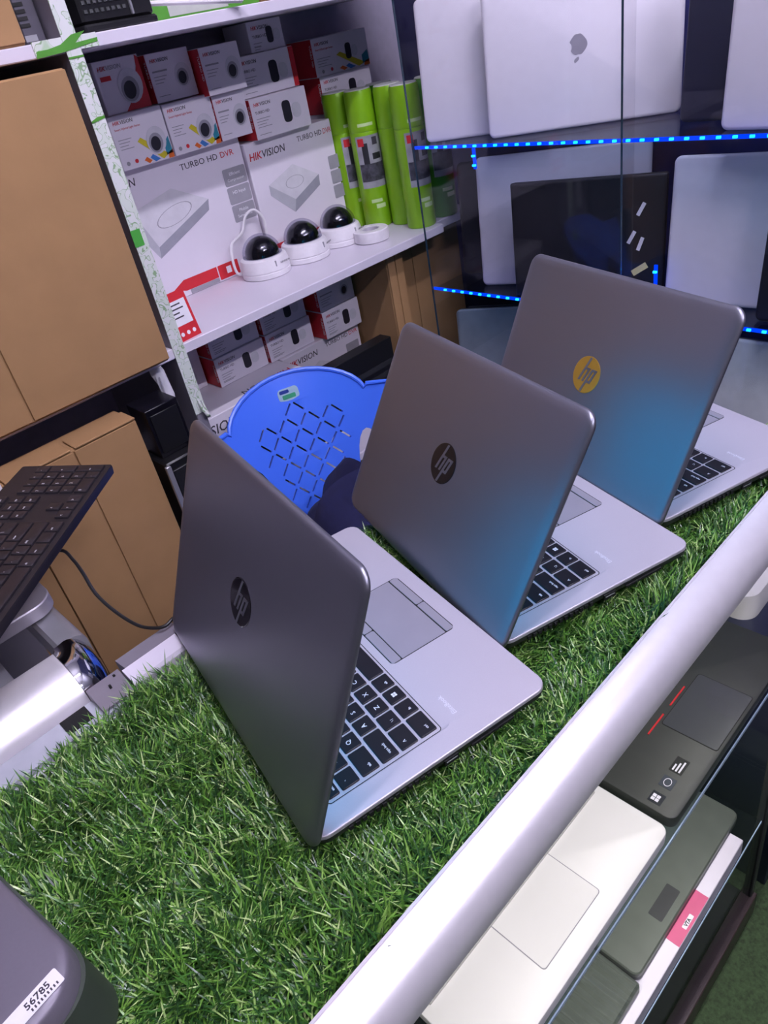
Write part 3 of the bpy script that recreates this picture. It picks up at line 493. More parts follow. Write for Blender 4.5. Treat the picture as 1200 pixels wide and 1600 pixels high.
# dome cameras
def dome(label, x, y, r, a, cable=False):
    t = thing('dome_camera', label, 'dome camera', T(x, y, SZ + 0.0005) @ Rz(a), 'dome security cameras on the middle shelf')
    MB().lathe([(r * 0.97, 0), (r, 0.002), (r, 0.011), (r * 0.975, 0.0122), (r * 0.975, 0.0135), (r, 0.0150), (r * 0.985, 0.030), (r * 0.93, 0.040), (r * 0.84, 0.0435), (r * 0.76, 0.0440)], 40).build('base', DOMEW, t, ang=30)
    ri = r * 0.70
    MB().lathe([(ri * math.cos(b), 0.044 + ri * 1.02 * math.sin(b)) for b in [i * math.pi / 2 / 9 for i in range(9)]] + [(0.0006, 0.044 + ri * 1.02)], 32).build('bubble', DOMED, t)
    MB().lathe([(r * 0.80 * math.cos(b), 0.0442 + r * 0.80 * math.sin(b)) for b in [i * math.pi / 2 / 9 for i in range(9)]] + [(0.0006, 0.0442 + r * 0.80)], 32).build('clear_cover', DOMEG, t)
    MB().box(-0.0012, 0.0012, -r - 0.0006, -r * 0.96, 0.024, 0.036).build('cover_notch', GREYINK, t, smooth=False)
    text('HIKVISION', 0.0058, INK, t, frame((0.012, -r * 0.985, 0.027), (0.95, 0.2, 0), (0, 0, 1)), 'brand_lettering')
    if cable:
        pts = [(-r * 0.75, 0.030, 0.010), (-r * 1.12, 0.020, 0.018), (-r * 1.20, 0.015, 0.050), (-r * 0.95, 0.030, 0.078), (-r * 0.45, 0.048, 0.085), (-r * 0.1, 0.060, 0.092), (0.012, 0.062, 0.120), (0.035, 0.060, 0.128), (0.052, 0.058, 0.105), (0.050, 0.056, 0.070), (0.046, 0.054, 0.046)]
        sm = []
        for i in range(len(pts) - 1):
            p0, p1, p2, p3 = (Vector(pts[max(0, min(len(pts) - 1, i + k))]) for k in (-1, 0, 1, 2))
            for j in range(4):
                q = j / 4; sm.append(0.5 * ((2 * p1) + (p2 - p0) * q + (2 * p0 - 5 * p1 + 4 * p2 - p3) * q * q + (3 * p1 - p0 - 3 * p2 + p3) * q ** 3))
        MB().tube(sm, 0.0032, 8).build('cable', DOMEW, t)
dome('white dome camera with a looped white cable, nearest on the shelf', 0.850, 1.135, 0.057, -0.15, True)
dome('white dome camera between the cabled dome and the third dome', 0.965, 1.125, 0.057, 0.25)
dome('white dome camera next to the white tape roll on the shelf', 1.083, 1.130, 0.055, 0.1)
tr = thing('tape_roll', 'white ring shaped roll lying flat beside the dome cameras', 'tape roll', T(1.115, 1.052, SZ + 0.0005))
MB().loops([[(r * math.cos(k / 32 * 6.2832), r * math.sin(k / 32 * 6.2832), z) for k in range(32)] for r, z in ((0.042, 0.001), (0.043, 0.003), (0.043, 0.025), (0.041, 0.027), (0.022, 0.027), (0.021, 0.025), (0.021, 0.001))], (0, 0), True).build('roll', DOMEW, tr)
MB().loops([[(r * math.cos(k / 32 * 6.2832), r * math.sin(k / 32 * 6.2832), z) for k in range(32)] for r, z in ((0.0208, 0.002), (0.0208, 0.026), (0.0185, 0.026), (0.0185, 0.002))], (0, 0), True).build('core', BOXS, tr)
# spray cans
def can(label, x, y, a, kind):
    t = thing('spray_can', label, 'spray can', T(x, y, SZ + 0.0005) @ Rz(a), 'green foam cleaner spray cans on the shelf'); r = 0.0355
    body = (LIME, LIMED)[kind]
    MB().lathe([(r * 0.94, 0), (r, 0.004), (r, 0.216), (r * 0.97, 0.220)], 32).build('body', body, t)
    MB().lathe([(r * 0.98, 0.2205), (r * 1.0, 0.224), (r * 0.95, 0.300), (r * 0.90, 0.307)], 32).build('cap', body, t)
    MB().lathe([(r * 0.89, 0.3072), (r * 0.84, 0.3095), (r * 0.5, 0.3098)], 32).build('cap_top', LIMECAP, t)
    def arc(z0, z1, a0, a1, nm, m, par, k=1.006):
        n = 12; L = [(k * r * math.cos(a0 + (a1 - a0) * i / n), k * r * math.sin(a0 + (a1 - a0) * i / n)) for i in range(n + 1)]
        return MB().add([(px, py, z) for z in (z0, z1) for px, py in L], [(i, i + 1, n + 2 + i, n + 1 + i) for i in range(n)]).build(nm, m, par)
    c0 = -2.1
    lb = arc(0.095, 0.212, c0 - 0.95, c0 + 0.95, 'picture_label', mat('label_grey', (150, 150, 156), 0.45, 0, 0.2, 40), t)
    arc(0.110, 0.150, c0 - 0.9, c0 + 0.9, 'picture_dark_band', mat('label_dark', (66, 66, 74), 0.5, 0, 0.6, 90), lb, 1.012)
    arc(0.150, 0.196, c0 - 0.55, c0 - 0.15, 'picture_dark_shape', mat('label_black', (34, 34, 40), 0.5), lb, 1.012)
    arc(0.158, 0.172, c0 + 0.1, c0 + 0.75, 'picture_dark_shape', mat('label_black', (34, 34, 40), 0.5), lb, 1.012)
    arc(0.190, 0.207, c0 - 0.8, c0 - 0.38, 'red_round_mark', RED, lb, 1.016); arc(0.190, 0.207, c0 + 0.2, c0 + 0.6, 'dark_round_mark', INK, lb, 1.016)
    arc(0.060, 0.068, c0 - 0.5, c0 + 0.3, 'pale_lettering_band', mat('pale_green_ink', (190, 214, 150), 0.5), t, 1.008); arc(0.046, 0.056, c0 - 0.2, c0 + 0.5, 'pale_lettering_band', mat('pale_green_ink', (190, 214, 150), 0.5), t, 1.008)
    arc(0.232, 0.239, c0 - 0.6, c0 + 0.5, 'pale_lettering_band', mat('pale_green_ink', (190, 214, 150), 0.5), t, 1.004)
can('lime spray can with a picture label standing in front of the others', 1.230, 1.141, 0.0, 0)
can('lime spray can half hidden behind the front can, next to the recorder box', 1.222, 1.2125, 0.6, 0)
can('green spray can turned away, right of the front picture-labelled can', 1.266, 1.078, 2.2, 0)
can('lime spray can with picture label just behind the glass door edge', 1.243, 1.003, 0.3, 0)
can('dark green capped spray can in the second row of cans', 1.307, 1.146, 1.9, 1)
can('green spray can behind the glass, beside the black laptop', 1.335, 1.010, 0.3, 1)
# brown cartons
def big_carton(label, x0, x1, yf, depth, z0, z1, seam, flap=0.06, lip=True):
    t = thing('cardboard_carton', label, 'carton', T(x0, yf, z0)); W, H = x1 - x0, z1 - z0
    MB().bbox(0, W, 0.004, depth, 0, H, 0.002).build('carton', CARD, t)
    for a, b in ((0.0005, seam - 0.0012), (seam + 0.0012, W - 0.0005)):
        MB().bbox(a, b, 0, 0.0038, 0.004, H - 0.002, 0.0008).build('flap', CARD, t)
    if lip:
        MB().bbox(0.0, seam - 0.004, 0.0, 0.05, H + 0.0002, H + 0.004, 0.001).build('top_flap', CARD, t); MB().bbox(seam + 0.004, W, 0.0, 0.05, H + 0.0002, H + 0.004, 0.001).build('top_flap', CARD, t)
    return t
big_carton('large brown carton overhanging the shelf left of the taped upright', -0.075, 0.440, 0.900, 0.40, SZ + 0.0005, 0.530, 0.253, lip=False)
big_carton('brown carton in front of the shelves under the big carton, beside the black case', 0.085, 0.322, 0.862, 0.08, -0.52, 0.012, 0.118)
big_carton('brown carton mostly hidden behind the keyboard', -0.30, 0.0845, 0.866, 0.075, -0.52, 0.008, 0.20)
sp = carton('storage_crate', 'dark crate on the floor carrying the lower brown cartons', 'crate', -0.30, 0.33, 0.86, 0.085, ZF + 0.0005, -0.5205, mat('crate_grey', (70, 66, 64), 0.7))
MB().bbox(0.02, 0.60, -0.004, 0, 0.1, 0.4).build('front_panel', DARK, sp)
c3 = big_carton('brown carton under the middle shelf beside the lower camera boxes', 1.093, 1.145, 0.99, 0.33, ZF + 0.0005, 0.040, 0.026, lip=False)
c4 = big_carton('brown carton behind the glass door edge, under the spray cans', 1.148, 1.400, 1.03, 0.29, ZF + 0.0005, 0.040, 0.07, lip=False)
# black case right of the lower carton
bc = thing('black_case', 'black computer case with a silver edge strip beside the lower carton', 'computer case', T(0.335, 0.845, ZF))
MB().bbox(0.0, 0.072, 0.0, 0.09, 0.0005, -0.085 - ZF, 0.003).build('case_body', BLACK, bc)
MB().bbox(-0.004, 0.006, -0.008, -0.0005, 0.15, -0.087 - ZF, 0.001).build('silver_edge', ALUG, bc)
MB().bbox(0.008, 0.070, -0.006, -0.0005, 0.15, -0.10 - ZF, 0.001).build('front_mesh', mat('front_mesh_black', (22, 22, 24), 0.5, 0, 0.6, 700), bc)
bb = carton('black_bag', 'glossy black box on the black case, under the brown carton', 'box', 0.345, 0.412, 0.870, 0.07, -0.0845, 0.012, mat('glossy_black', (14, 13, 20), 0.22))
MB().bbox(0.006, 0.061, -0.002, -0.0003, 0.01, 0.085, 0.0005).build('front_face', BLACK, bb)
pp = thing('paper_roll', 'white crumpled paper tucked between black box and taped upright', 'paper', T(0.43, 0.955, -0.06))
MB().loops([[(0.012 * math.cos(k / 12 * 6.2832) * (1 + 0.2 * math.sin(k * 2 + z * 90)) + 0.006 * math.sin(z * 30), 0.008 * math.sin(k / 12 * 6.2832), z) for k in range(12)] for z in (0, 0.02, 0.045, 0.07, 0.095, 0.105)]).build('sheet', WINK, pp)
patch('fold', BOXS, pp, FRONT(0, 0, -0.011), rectp(-0.004, -0.002, 0.01, 0.09))
# upper shelf items
u1 = big_carton('brown carton on the upper shelf left of the upright', 0.10, 0.430, 0.975, 0.25, UZ1 + 0.0005, 0.83, 0.15, lip=False)
u2 = thing('desktop_computer', 'grey computer with black vents on the upper shelf left of the upright', 'computer', T(0.436, 0.99, UZ1 + 0.0005))
MB().bbox(0.0, 0.034, 0.0, 0.25, 0, 0.30, 0.002).build('case_body', mat('case_grey', (72, 70, 80), 0.5), u2)
for i in range(9): MB().box(0.001, 0.016, -0.001, 0.0, 0.022 + i * 0.009, 0.027 + i * 0.009).build('vent_slot', GAP, u2, smooth=False)
MB().box(0.001, 0.020, -0.0015, 0, 0.004, 0.012).build('silver_badge', ALUG, u2, smooth=False)
u3 = thing('black_computer', 'black perforated computer with a silver strip right of the upright, upper shelf', 'computer', T(0.530, 0.975, UZ1 + 0.0005) @ Rz(0.12))
MB().bbox(0.0, 0.145, 0.0, 0.22, 0.0, 0.012, 0.003).build('foot_plate', BLACK, u3)
MB().bbox(0.004, 0.145, 0.006, 0.21, 0.0122, 0.26, 0.004).build('case_body', BLACK, u3)
for i in range(8):
    for j in range(8): MB().box(0.010 + i * 0.0105, 0.016 + i * 0.0105, 0.004, 0.0058, 0.026 + j * 0.012, 0.031 + j * 0.012).build('mesh_hole', mat('mesh_grey', (70, 72, 72), 0.4), u3, smooth=False)
MB().bbox(0.097, 0.101, 0.0, 0.0058, 0.016, 0.25, 0.001).build('silver_strip', ALUG, u3)
u4 = MB().bbox(0, 0.20, 0, 0.012, 0, 0.008, 0.003).build('white_plastic_strip', DOMEW, None, frame((0.640, 1.035, UZ1 + 0.030), (0.84, -0.55, -0.14), (0.5, 0.85, 0))); tag(u4, 'white plastic strip lying across the upper shelf edge', 'plastic strip')
u5 = carton('green_pack', 'green printed pack at the back of the upper shelf', 'pack', 0.70, 1.02, 1.16, 0.10, UZ1 + 0.0005, 0.72, GRN); patch('pale_panel', mat('pack_pale', (176, 180, 172), 0.5), u5, FRONT(0, 0), rectp(0.10, 0.24, 0.01, 0.14))
u6 = carton('dark_green_pack', 'dark green pack behind the black computer, upper shelf', 'pack', 0.665, 0.695, 1.10, 0.15, UZ1 + 0.0005, 0.72, mat('dark_green_card', (44, 74, 44), 0.5)); patch('pale_panel', mat('pack_pale2', (110, 128, 108), 0.5), u6, LEFTF(0, 0), rectp(-0.12, -0.03, 0.02, 0.13))
u7 = big_carton('brown carton end at the right of the upper shelf', 1.06, 1.38, 0.985, 0.25, UZ1 + 0.0005, 0.72, 0.16, lip=False)
# ------------------------------------------------------------------ glass wall cabinet with blue strips
CX = 1.150
gc = thing('glass_cabinet', 'wall cabinet with glass shelves, sliding glass doors and blue light strips', 'cabinet', T(CX, 0.905, ZF))
def inc(mb): mb.v = [(x - CX, y - 0.905, z - ZF) for x, y, z in mb.v]; return mb
inc(MB().box(CX - 0.005, CX, 0.385, 0.905, -1.0, 0.80)).build('glass_door', GLASS, gc, smooth=False)
inc(MB().box(CX - 0.013, CX - 0.008, -0.40, 0.402, -1.0, 0.80)).build('glass_door', GLASS, gc, smooth=False)
inc(MB().box(CX - 0.005, CX, 0.9052, 0.9062, -1.0, 0.80)).build('door_edge', GEDGE, gc, smooth=False)
inc(MB().box(CX - 0.013, CX - 0.008, 0.4022, 0.4036, -1.0, 0.80)).build('door_edge', GEDGE, gc, smooth=False)
LEDZ = (0.262, -0.050, -0.372)
for z in LEDZ:
    s_ = inc(MB().box(CX + 0.008, 1.50, -0.40, 0.900, z - 0.006, z)).build('glass_shelf', GSHELF, gc, smooth=False)
    st = inc(MB().box(CX + 0.0045, CX + 0.0078, -0.40, 0.908, z - 0.0062, z)).build('light_strip', LEDB, gc, smooth=False)
    if z > -0.3:
        me = None
        for i in range(36):
            y = 0.87 - i * 0.0262
            if me is None: me = MB().box(-0.0035, 0.001, -0.0035, 0.0035, -0.0045, -0.0005).mesh('diode', LEDD, False)
            link('diode', me, st, T(0.0042, y - 0.905, z - ZF))
v_ = inc(MB().box(CX + 0.004, CX + 0.008, 0.742, 0.748, 0.215, 0.255)).build('light_strip', LEDB, gc, smooth=False)
for i in range(2): link('diode', me, v_, T(0.0042, 0.745 - 0.905, 0.243 - i * 0.018 - ZF))
v_ = inc(MB().box(CX + 0.05, CX + 0.054, 0.362, 0.368, -0.048, 0.03)).build('light_strip', LEDB, gc, smooth=False)
for i in range(2): link('diode', me, v_, T(0.050, 0.365 - 0.905, 0.02 - i * 0.03 - ZF))
inc(MB().box(1.52, 1.532, -0.40, 0.905, -1.0, 0.80)).build('back_panel', mat('cabinet_back_dark', (34, 38, 96), 0.6), gc, smooth=False)  # blue spill of the light strips is put into the panel colour
inc(MB().bbox(CX + 0.002, 1.515, -0.40, 0.905, -1.055, -1.0)).build('plinth', DARK, gc)
def stored(label, bl, d, W, H, z, m, lean=0.10, th=0.022, logo=None, r=0.012, seam=True):
    d = Vector((d[0], d[1], 0)).normalized(); nrm = Vector((d.y, -d.x, 0)) * 1.0      # nrm: towards viewer
    if nrm.x > 0: nrm = -nrm
    up = Vector((0, 0, 1)) * math.cos(lean) - nrm * math.sin(lean)
    t = thing('stored_laptop', label, 'laptop', frame((bl[0], bl[1], z + 0.0008), d, up), 'closed laptops kept in the glass cabinet')
    MB().slab(0, W, 0, H, r, [(-0.0085, 0.001), (-0.0075, 0), (-0.003, 0), (-0.001, 0.0018), (0, 0.006)], 6).build('lid', m, t, ang=60)
    MB().slab(0.001, W - 0.001, 0.001, H - 0.001, r, [(-th, 0.004), (-th + 0.004, 0), (-0.0095, 0)], 6).build('base', m if not seam else mat('stored_base_grey', (120, 118, 126), 0.4, 0.6), t, ang=60)
    return t
MAC = mat('pale_aluminium', (240, 236, 244), 0.42, 0.2, 0.015, 60); GREYL = mat('grey_lid', (192, 189, 202), 0.45, 0.15, 0.02, 60); NAVL = mat('navy_lid', (34, 36, 58), 0.5, 0.2, 0.04); BLKL = mat('black_lid', (18, 17, 26), 0.55, 0, 0.05); SILL = mat('silver_lid_pale', (236, 232, 240), 0.42, 0.15, 0.02, 60)
ZU, ZM, ZL = LEDZ
stored('pale silver laptop on the upper glass shelf, partly behind the one with the fruit emblem', (1.178, 0.892), (0.45, -0.89), 0.345, 0.26, ZU, MAC)
B = stored('pale silver laptop with a grey fruit emblem on the upper glass shelf', (1.192, 0.730), (0.172, -0.312), 0.364, 0.262, ZU, MAC)
ap = []
R_ = 0.0165
for i in range(60):                                     # body outline of the emblem: two lobes, dip above, bite on the right
    a = 2 * math.pi * i / 60; r = R_ * (1 + 0.05 * math.cos(4 * a) - 0.16 * math.exp(-((a - math.pi / 2) / 0.28) ** 2) - 0.10 * math.exp(-((a - 3 * math.pi / 2) / 0.22) ** 2))
    x, y = r * math.cos(a) * 0.98, r * math.sin(a) * (1.02 if math.sin(a) > 0 else 1.12)
    bx, by, br = R_ * 1.28, R_ * 0.12, R_ * 0.58; dd = math.hypot(x - bx, y - by)
    if dd < br: x, y = bx + (x - bx) * br / dd, by + (y - by) * br / dd
    ap.append((x, y))
EMG = mat('emblem_grey', (176, 172, 184), 0.3, 0.3)
e = patch('emblem', EMG, B, T(0.178, 0.137, 0.0001) @ Rz(math.pi), ap)
lf = [(0.000 + 0.0085 * t_ * 0.75 + s_ * 0.0042 * math.sin(math.pi * t_), R_ * 1.12 + 0.0105 * t_) for s_, ts in ((1, [i / 8 for i in range(9)]), (-1, [1 - i / 8 for i in range(1, 8)])) for t_ in ts]
patch('emblem_leaf', EMG, e, Matrix.Identity(4), lf)
stored('dark navy laptop on the upper glass shelf, right of the emblem laptop', (1.262, 0.362), (0.06, -1), 0.33, 0.26, ZU, NAVL, seam=False)
stored('pale silver laptop at the right end of the upper glass shelf', (1.186, 0.255), (-0.10, -1), 0.34, 0.26, ZU, MAC, 0.06)
stored('black laptop at the left end of the middle glass shelf', (1.250, 0.890), (0.36, -0.93), 0.30, 0.25, ZM, BLKL, seam=False)
stored('grey silver laptop behind the black stickered one, middle glass shelf', (1.196, 0.789), (0.36, -0.93), 0.365, 0.272, ZM, GREYL)
G = stored('black laptop with white and yellow stickers on the middle glass shelf', (1.160, 0.668), (0.28, -0.96), 0.308, 0.232, ZM, BLKL, 0.04, seam=False, r=0.004)
for a, b, c_, m in ((0.262, 0.170, 1.0, WINK), (0.245, 0.118, 1.0, WINK), (0.262, 0.105, 0.7, WINK)):
    MB().box(-0.0035, 0.0035, -0.013, 0.013, 0.0001, 0.0006).build('white_sticker', m, G, T(a, b, 0) @ Rz(-0.5 * c_), smooth=False)
MB().box(-0.016, 0.016, -0.006, 0.006, 0.0001, 0.0006).build('yellow_sticker', mat('pale_yellow_sticker', (214, 206, 150), 0.5), G, T(0.262, 0.056, 0) @ Rz(0.55), smooth=False)
MB().box(0.02, 0.075, 0.219, 0.225, 0.0001, 0.0006).build('hinge_slot', GAP, G, smooth=False)
stored('silver laptop leaning at the right of the middle glass shelf', (1.222, 0.357), (0.10, -0.99), 0.33, 0.262, ZM, SILL)
stored('black laptop edge at the far right of the middle glass shelf', (1.186, 0.168), (0.02, -1), 0.30, 0.25, ZM, BLKL, seam=False)
J = stored('grey laptop with open pale edge on the bottom glass shelf, behind the middle counter laptop', (1.185, 0.885), (0.45, -0.89), 0.34, 0.245, ZL, mat('green_grey_lid', (146, 156, 164), 0.42, 0.3), 0.12)
MB().bbox(0.03, 0.33, 0.2455, 0.2485, -0.02, -0.012, 0.0008).build('hinge_bar', DARK, J)
stored('pale grey laptop on the bottom glass shelf, beyond the farthest counter laptop', (1.225, 0.345), (0.02, -1), 0.33, 0.255, ZL, mat('pale_green_grey_lid', (232, 234, 230), 0.42, 0.15), 0.08)
# ------------------------------------------------------------------ open laptops and boxes inside the front showcase
def cased_laptop(label, x0, y0, z, W, D, h, m, keys, padc, r=0.012, padd=0.022):
    t = thing('showcase_laptop', label, 'laptop', T(x0, y0, z + 0.0006), 'laptops shown inside the glass counter')
    MB().slab(0, W, 0, D, r, [(0.0, 0.006), (0.003, 0.001), (h - 0.002, 0), (h - 0.0006, 0.0006), (h, 0.002)], 6).build('base', m, t)
    kw = MB().slab(0.022, W - 0.022, D * 0.46, D - 0.018, 0.004, [(h - 0.0005, 0), (h + 0.0004, 0)]).build('keyboard_well', keys, t)
    kmesh = MB().slab(-0.0078, 0.0078, -0.0075, 0.0075, 0.0012, [(0, 0), (0.0012, 0.0005)], 1).mesh('key', KEYM)
    nx = int((W - 0.05) / 0.0185)
    for i in range(nx):
        for j in range(5): link('key', kmesh, t, T(0.025 + 0.0092 + i * 0.0185, D * 0.46 + 0.012 + j * 0.0188, h + 0.0005))
    MB().slab(W / 2 - 0.053, W / 2 + 0.053, padd, padd + 0.074, 0.004, [(h - 0.0005, 0), (h + 0.00035, 0.0)], 3).build('touchpad_outline', GREYINK if padc is m else GAP, t)
    MB().slab(W / 2 - 0.0522, W / 2 + 0.0522, padd + 0.0008, padd + 0.0732, 0.0036, [(h - 0.0004, 0), (h + 0.0006, 0.0002)], 3).build('touchpad', padc, t)
    lid = MB().slab(0, W, 0, 0.205, r, [(-0.006, 0.001), (-0.005, 0), (0, 0)], 4).build('lid', m, t, frame((0, D - 0.004, h + 0.0005), (1, 0, 0), (0, 0.34, 0.94)))
    MB().box(0.012, W - 0.012, 0.014, 0.193, 0.0002, 0.0006).build('screen', mat('dark_screen', (10, 11, 14), 0.12), lid, smooth=False)
    return t
ZS = -0.325
PEARL = mat('pearl_white_shell', (232, 230, 226), 0.38, 0.05, 0.015, 30); CHAR = mat('charcoal_shell', (58, 60, 58), 0.42, 0.1, 0.05, 40)
w1 = cased_laptop('white laptop with pale touchpad inside the glass counter', 0.030, -0.1115, ZS, 0.328, 0.225, 0.0225, PEARL, PEARL, PEARL)
MB().bbox(0.012, 0.316, 0.090, 0.0925, 0.0226, 0.0262, 0.0005).build('wrap_fold', mat('wrap_grey', (176, 174, 170), 0.35), w1)
w2 = cased_laptop('charcoal laptop with red touchpad stripes and stickers inside the glass counter', 0.368, -0.1115, ZS, 0.340, 0.235, 0.0225, CHAR, GAP, mat('charcoal_pad', (70, 72, 76), 0.3, 0.1, 0.03), padd=0.004)
for a in (0.092, 0.150): MB().box(a, a + 0.040, 0.0810, 0.0830, 0.0226, 0.0240).build('red_stripe', mat('red_stripe', (206, 40, 48), 0.4), w2, smooth=False)
for i, (m, wd) in enumerate(((mat('dark_blue_sticker', (30, 34, 44), 0.3), 0.016), (mat('slate_sticker', (60, 66, 76), 0.3), 0.017), (BLACK, 0.024))):
    stq = MB().box(0.008 + i * 0.026, 0.008 + i * 0.026 + wd, 0.022, 0.038, 0.0226, 0.0230).build('sticker', m, w2, smooth=False)
    if i == 0:
        for a in (0, 1):
            for b in (0, 1): MB().box(0.011 + a * 0.005, 0.0152 + a * 0.005, 0.0265 + b * 0.005, 0.0307 + b * 0.005, 0.0231, 0.0233).build('window_mark', WINK, stq, smooth=False)
    elif i == 1:
        MB().loops([[(0.0425 + r * math.cos(k / 20 * 6.2832), 0.030 + 0.75 * r * math.sin(k / 20 * 6.2832), 0.0232) for k in range(20)] for r in (0.0052, 0.0062)], (0, 0)).build('ring_mark', WINK, stq, smooth=False)
    else:
        for b in range(3): MB().box(0.062, 0.062 + 0.018 - b * 0.004, 0.025 + b * 0.004, 0.027 + b * 0.004, 0.0231, 0.0233).build('white_print', WINK, stq, smooth=False)
ZB = -0.735
wbx = carton('laptop_box', 'flat white box with a pink band on the lower shelf of the glass counter', 'box', 0.255, 0.640, -0.1118, 0.24, ZB + 0.0006, -0.695, BOXW)
MB().box(0.167, 0.262, 0.0005, 0.10, 0.0394, 0.0399).build('pink_band', mat('pink_print', (206, 84, 128), 0.45), wbx, smooth=False)
plm = MB().slab(0.196, 0.222, 0.0045, 0.0115, 0.001, [(0.0399, 0), (0.0402, 0)], 2).build('white_plate', WINK, wbx)
text('VTA', 0.0075, INK, plm, frame((0.2005, 0.0055, 0.0403), (1, 0, 0), (0, 1, 0)), 'plate_lettering', bold=0.0003)
w3 = thing('closed_laptop', 'closed dark grey laptop lying on the white box in the lower glass counter', 'laptop', T(0.338, -0.091, -0.6945))
MB().slab(0, 0.33, 0, 0.225, 0.012, [(0.0, 0.004), (0.003, 0), (0.011, 0)], 5).build('base', DARK, w3)
MB().slab(0, 0.33, 0, 0.225, 0.012, [(0.0115, 0), (0.020, 0), (0.022, 0.002)], 5).build('lid', mat('dark_olive_grey', (84, 90, 82), 0.4, 0.1), w3)
MB().slab(0.09, 0.15, 0.012, 0.034, 0.002, [(0.0219, 0), (0.0222, 0)], 3).build('panel_outline', DARK, w3)
w4 = thing('wrapped_pack', 'film wrapped grey pack left of the closed laptop in the lower glass counter', 'pack', T(0.19, -0.098, -0.6945))
MB().bbox(0.0, 0.143, 0.0, 0.20, 0.0, 0.024, 0.004).build('pack', mat('olive_pack', (92, 98, 90), 0.45), w4)
fm = MB(); N_ = 40
fv = [(0.002 + 0.138 * i / N_, 0.0 + 0.19 * j / 6, 0.0262 + 0.0022 * math.sin(i * 1.9 + 0.8 * math.sin(j)) * (0.4 + 0.6 * math.sin(i * 0.37) ** 2)) for j in range(7) for i in range(N_ + 1)]
fm.add(fv, [(j * (N_ + 1) + i, j * (N_ + 1) + i + 1, (j + 1) * (N_ + 1) + i + 1, (j + 1) * (N_ + 1) + i) for j in range(6) for i in range(N_)])
fm.build('plastic_film', FILM, w4)
w5 = carton('small_pack', 'small violet and yellow pack beside the white box in the lower glass counter', 'pack', 0.19, 0.252, -0.1120, 0.10, ZB + 0.0006, -0.700, mat('violet_pack', (120, 104, 176), 0.5)); MB().box(0.0, 0.03, 0.0, 0.09, 0.0345, 0.0350).build('yellow_panel', YEL, w5, smooth=False)
lw_ = thing('low_cabinet', 'dark navy low cabinet standing beyond the end of the glass counter', 'cabinet', T(0.80, -0.12, ZF + 0.0006))
MB().bbox(0, 0.30, 0, 0.36, 0, 0.66).build('cabinet_body', mat('navy_cabinet', (30, 34, 56), 0.35), lw_)
for i in range(2): MB().bbox(0.01 + i * 0.145, 0.145 + i * 0.145, -0.012, -0.0005, 0.03, 0.63).build('door', mat('navy_cabinet', (30, 34, 56), 0.35), lw_)
lb_ = thing('white_device', 'white rounded device on the low navy cabinet', 'device', T(0.815, -0.02, -0.3995)); MB().slab(0, 0.16, 0, 0.2, 0.03, [(0, 0.002), (0.03, 0), (0.05, 0.003)], 6).build('shell', PEARL, lb_); MB().slab(0.03, 0.13, 0.05, 0.15, 0.01, [(0.0495, 0), (0.0505, 0)]).build('top_panel', BOXS, lb_)
# ------------------------------------------------------------------ showcase on the left behind the counter
ls = thing('side_showcase', 'second glass showcase with silver rails and chrome corner behind the counter', 'showcase', T(-0.02, 0.36, ZF + 0.0006))
def inl(mb): mb.v = [(x + 0.02, y - 0.36, z - ZF - 0.0006) for x, y, z in mb.v]; return mb
def rail_prof(k=1.0):
    P = [(0.410, -0.036), (0.410, 0.008), (0.405, 0.011)]
    for i in range(11): a = math.radians(90 * i / 10); P.append((0.382 - 0.044 * k * math.sin(a), -0.032 + 0.044 * k * math.cos(a)))
    return P + [(0.338, -0.036), (0.345, -0.040)]
inl(MB().loops([[(x, y, z) for y, z in rail_prof()] for x in (-0.75, -0.036)])).build('front_rail', ALU, ls, ang=50)
sr = [(-0.030, -0.030), (-0.030, 0.006), (-0.026, 0.010), (-0.008, 0.010), (0.000, 0.006), (0.004, -0.002), (0.004, -0.030)]
inl(MB().loops([[(x, y, z) for x, z in sr] for y in (0.414, 0.76)])).build('side_rail', ALUG, ls, ang=40)
cp_ = []
for i in range(9):
    a = math.radians(90 * i / 8)
    cp_.append([(-0.0355 + 0.52 * (0.413 - y) * math.sin(a), 0.413 - (0.413 - y) * math.cos(a), z) for y, z in rail_prof(1.02)])
inl(MB().loops(cp_)).build('chrome_corner', CHROME, ls, ang=60)
br = inl(MB().loops([[(x, y, z) for y, z in ((0.3315, -0.044), (0.3315, -0.012), (0.2995, -0.0105), (0.2990, -0.0075), (0.3330, 0.0005), (0.3350, -0.002), (0.3350, -0.044))] for x in (-0.036, 0.0012)])).build('bracket', mat('bracket_steel', (150, 144, 152), 0.35, 0.7), ls, ang=20)
for x, y in ((-0.006, 0.328), (-0.016, 0.318)): inl(MB().box(x - 0.0012, x + 0.0012, y - 0.0012, y + 0.0012, -0.006, 0.0008)).build('screw', GAP, br, smooth=False)
inl(MB().bbox(-0.75, -0.073, 0.345, 0.355, -0.30, -0.0415)).build('front_panel', GREYB, ls)
inl(MB().box(-0.75, 0.0, 0.352, 0.72, -1.04, -0.31)).build('base_cabinet', mat('side_cabinet_grey', (110, 108, 112), 0.5), ls, smooth=False)
inl(MB().box(-0.070, 0.0, 0.369, 0.372, -0.30, -0.04)).build('recess_shade_sheet', mat('recess_shade', (12, 12, 15), 0.1), ls, smooth=False)  # near-black sheet stands in for the shade of the open recess
inl(MB().bbox(-0.75, 0.0, 0.74, 0.76, -1.04, -0.035)).build('back_panel', GREYB, ls)
pb = thing('white_tray', 'white plastic tray lying inside the left showcase', 'tray', T(-0.33, 0.43, -0.3085))
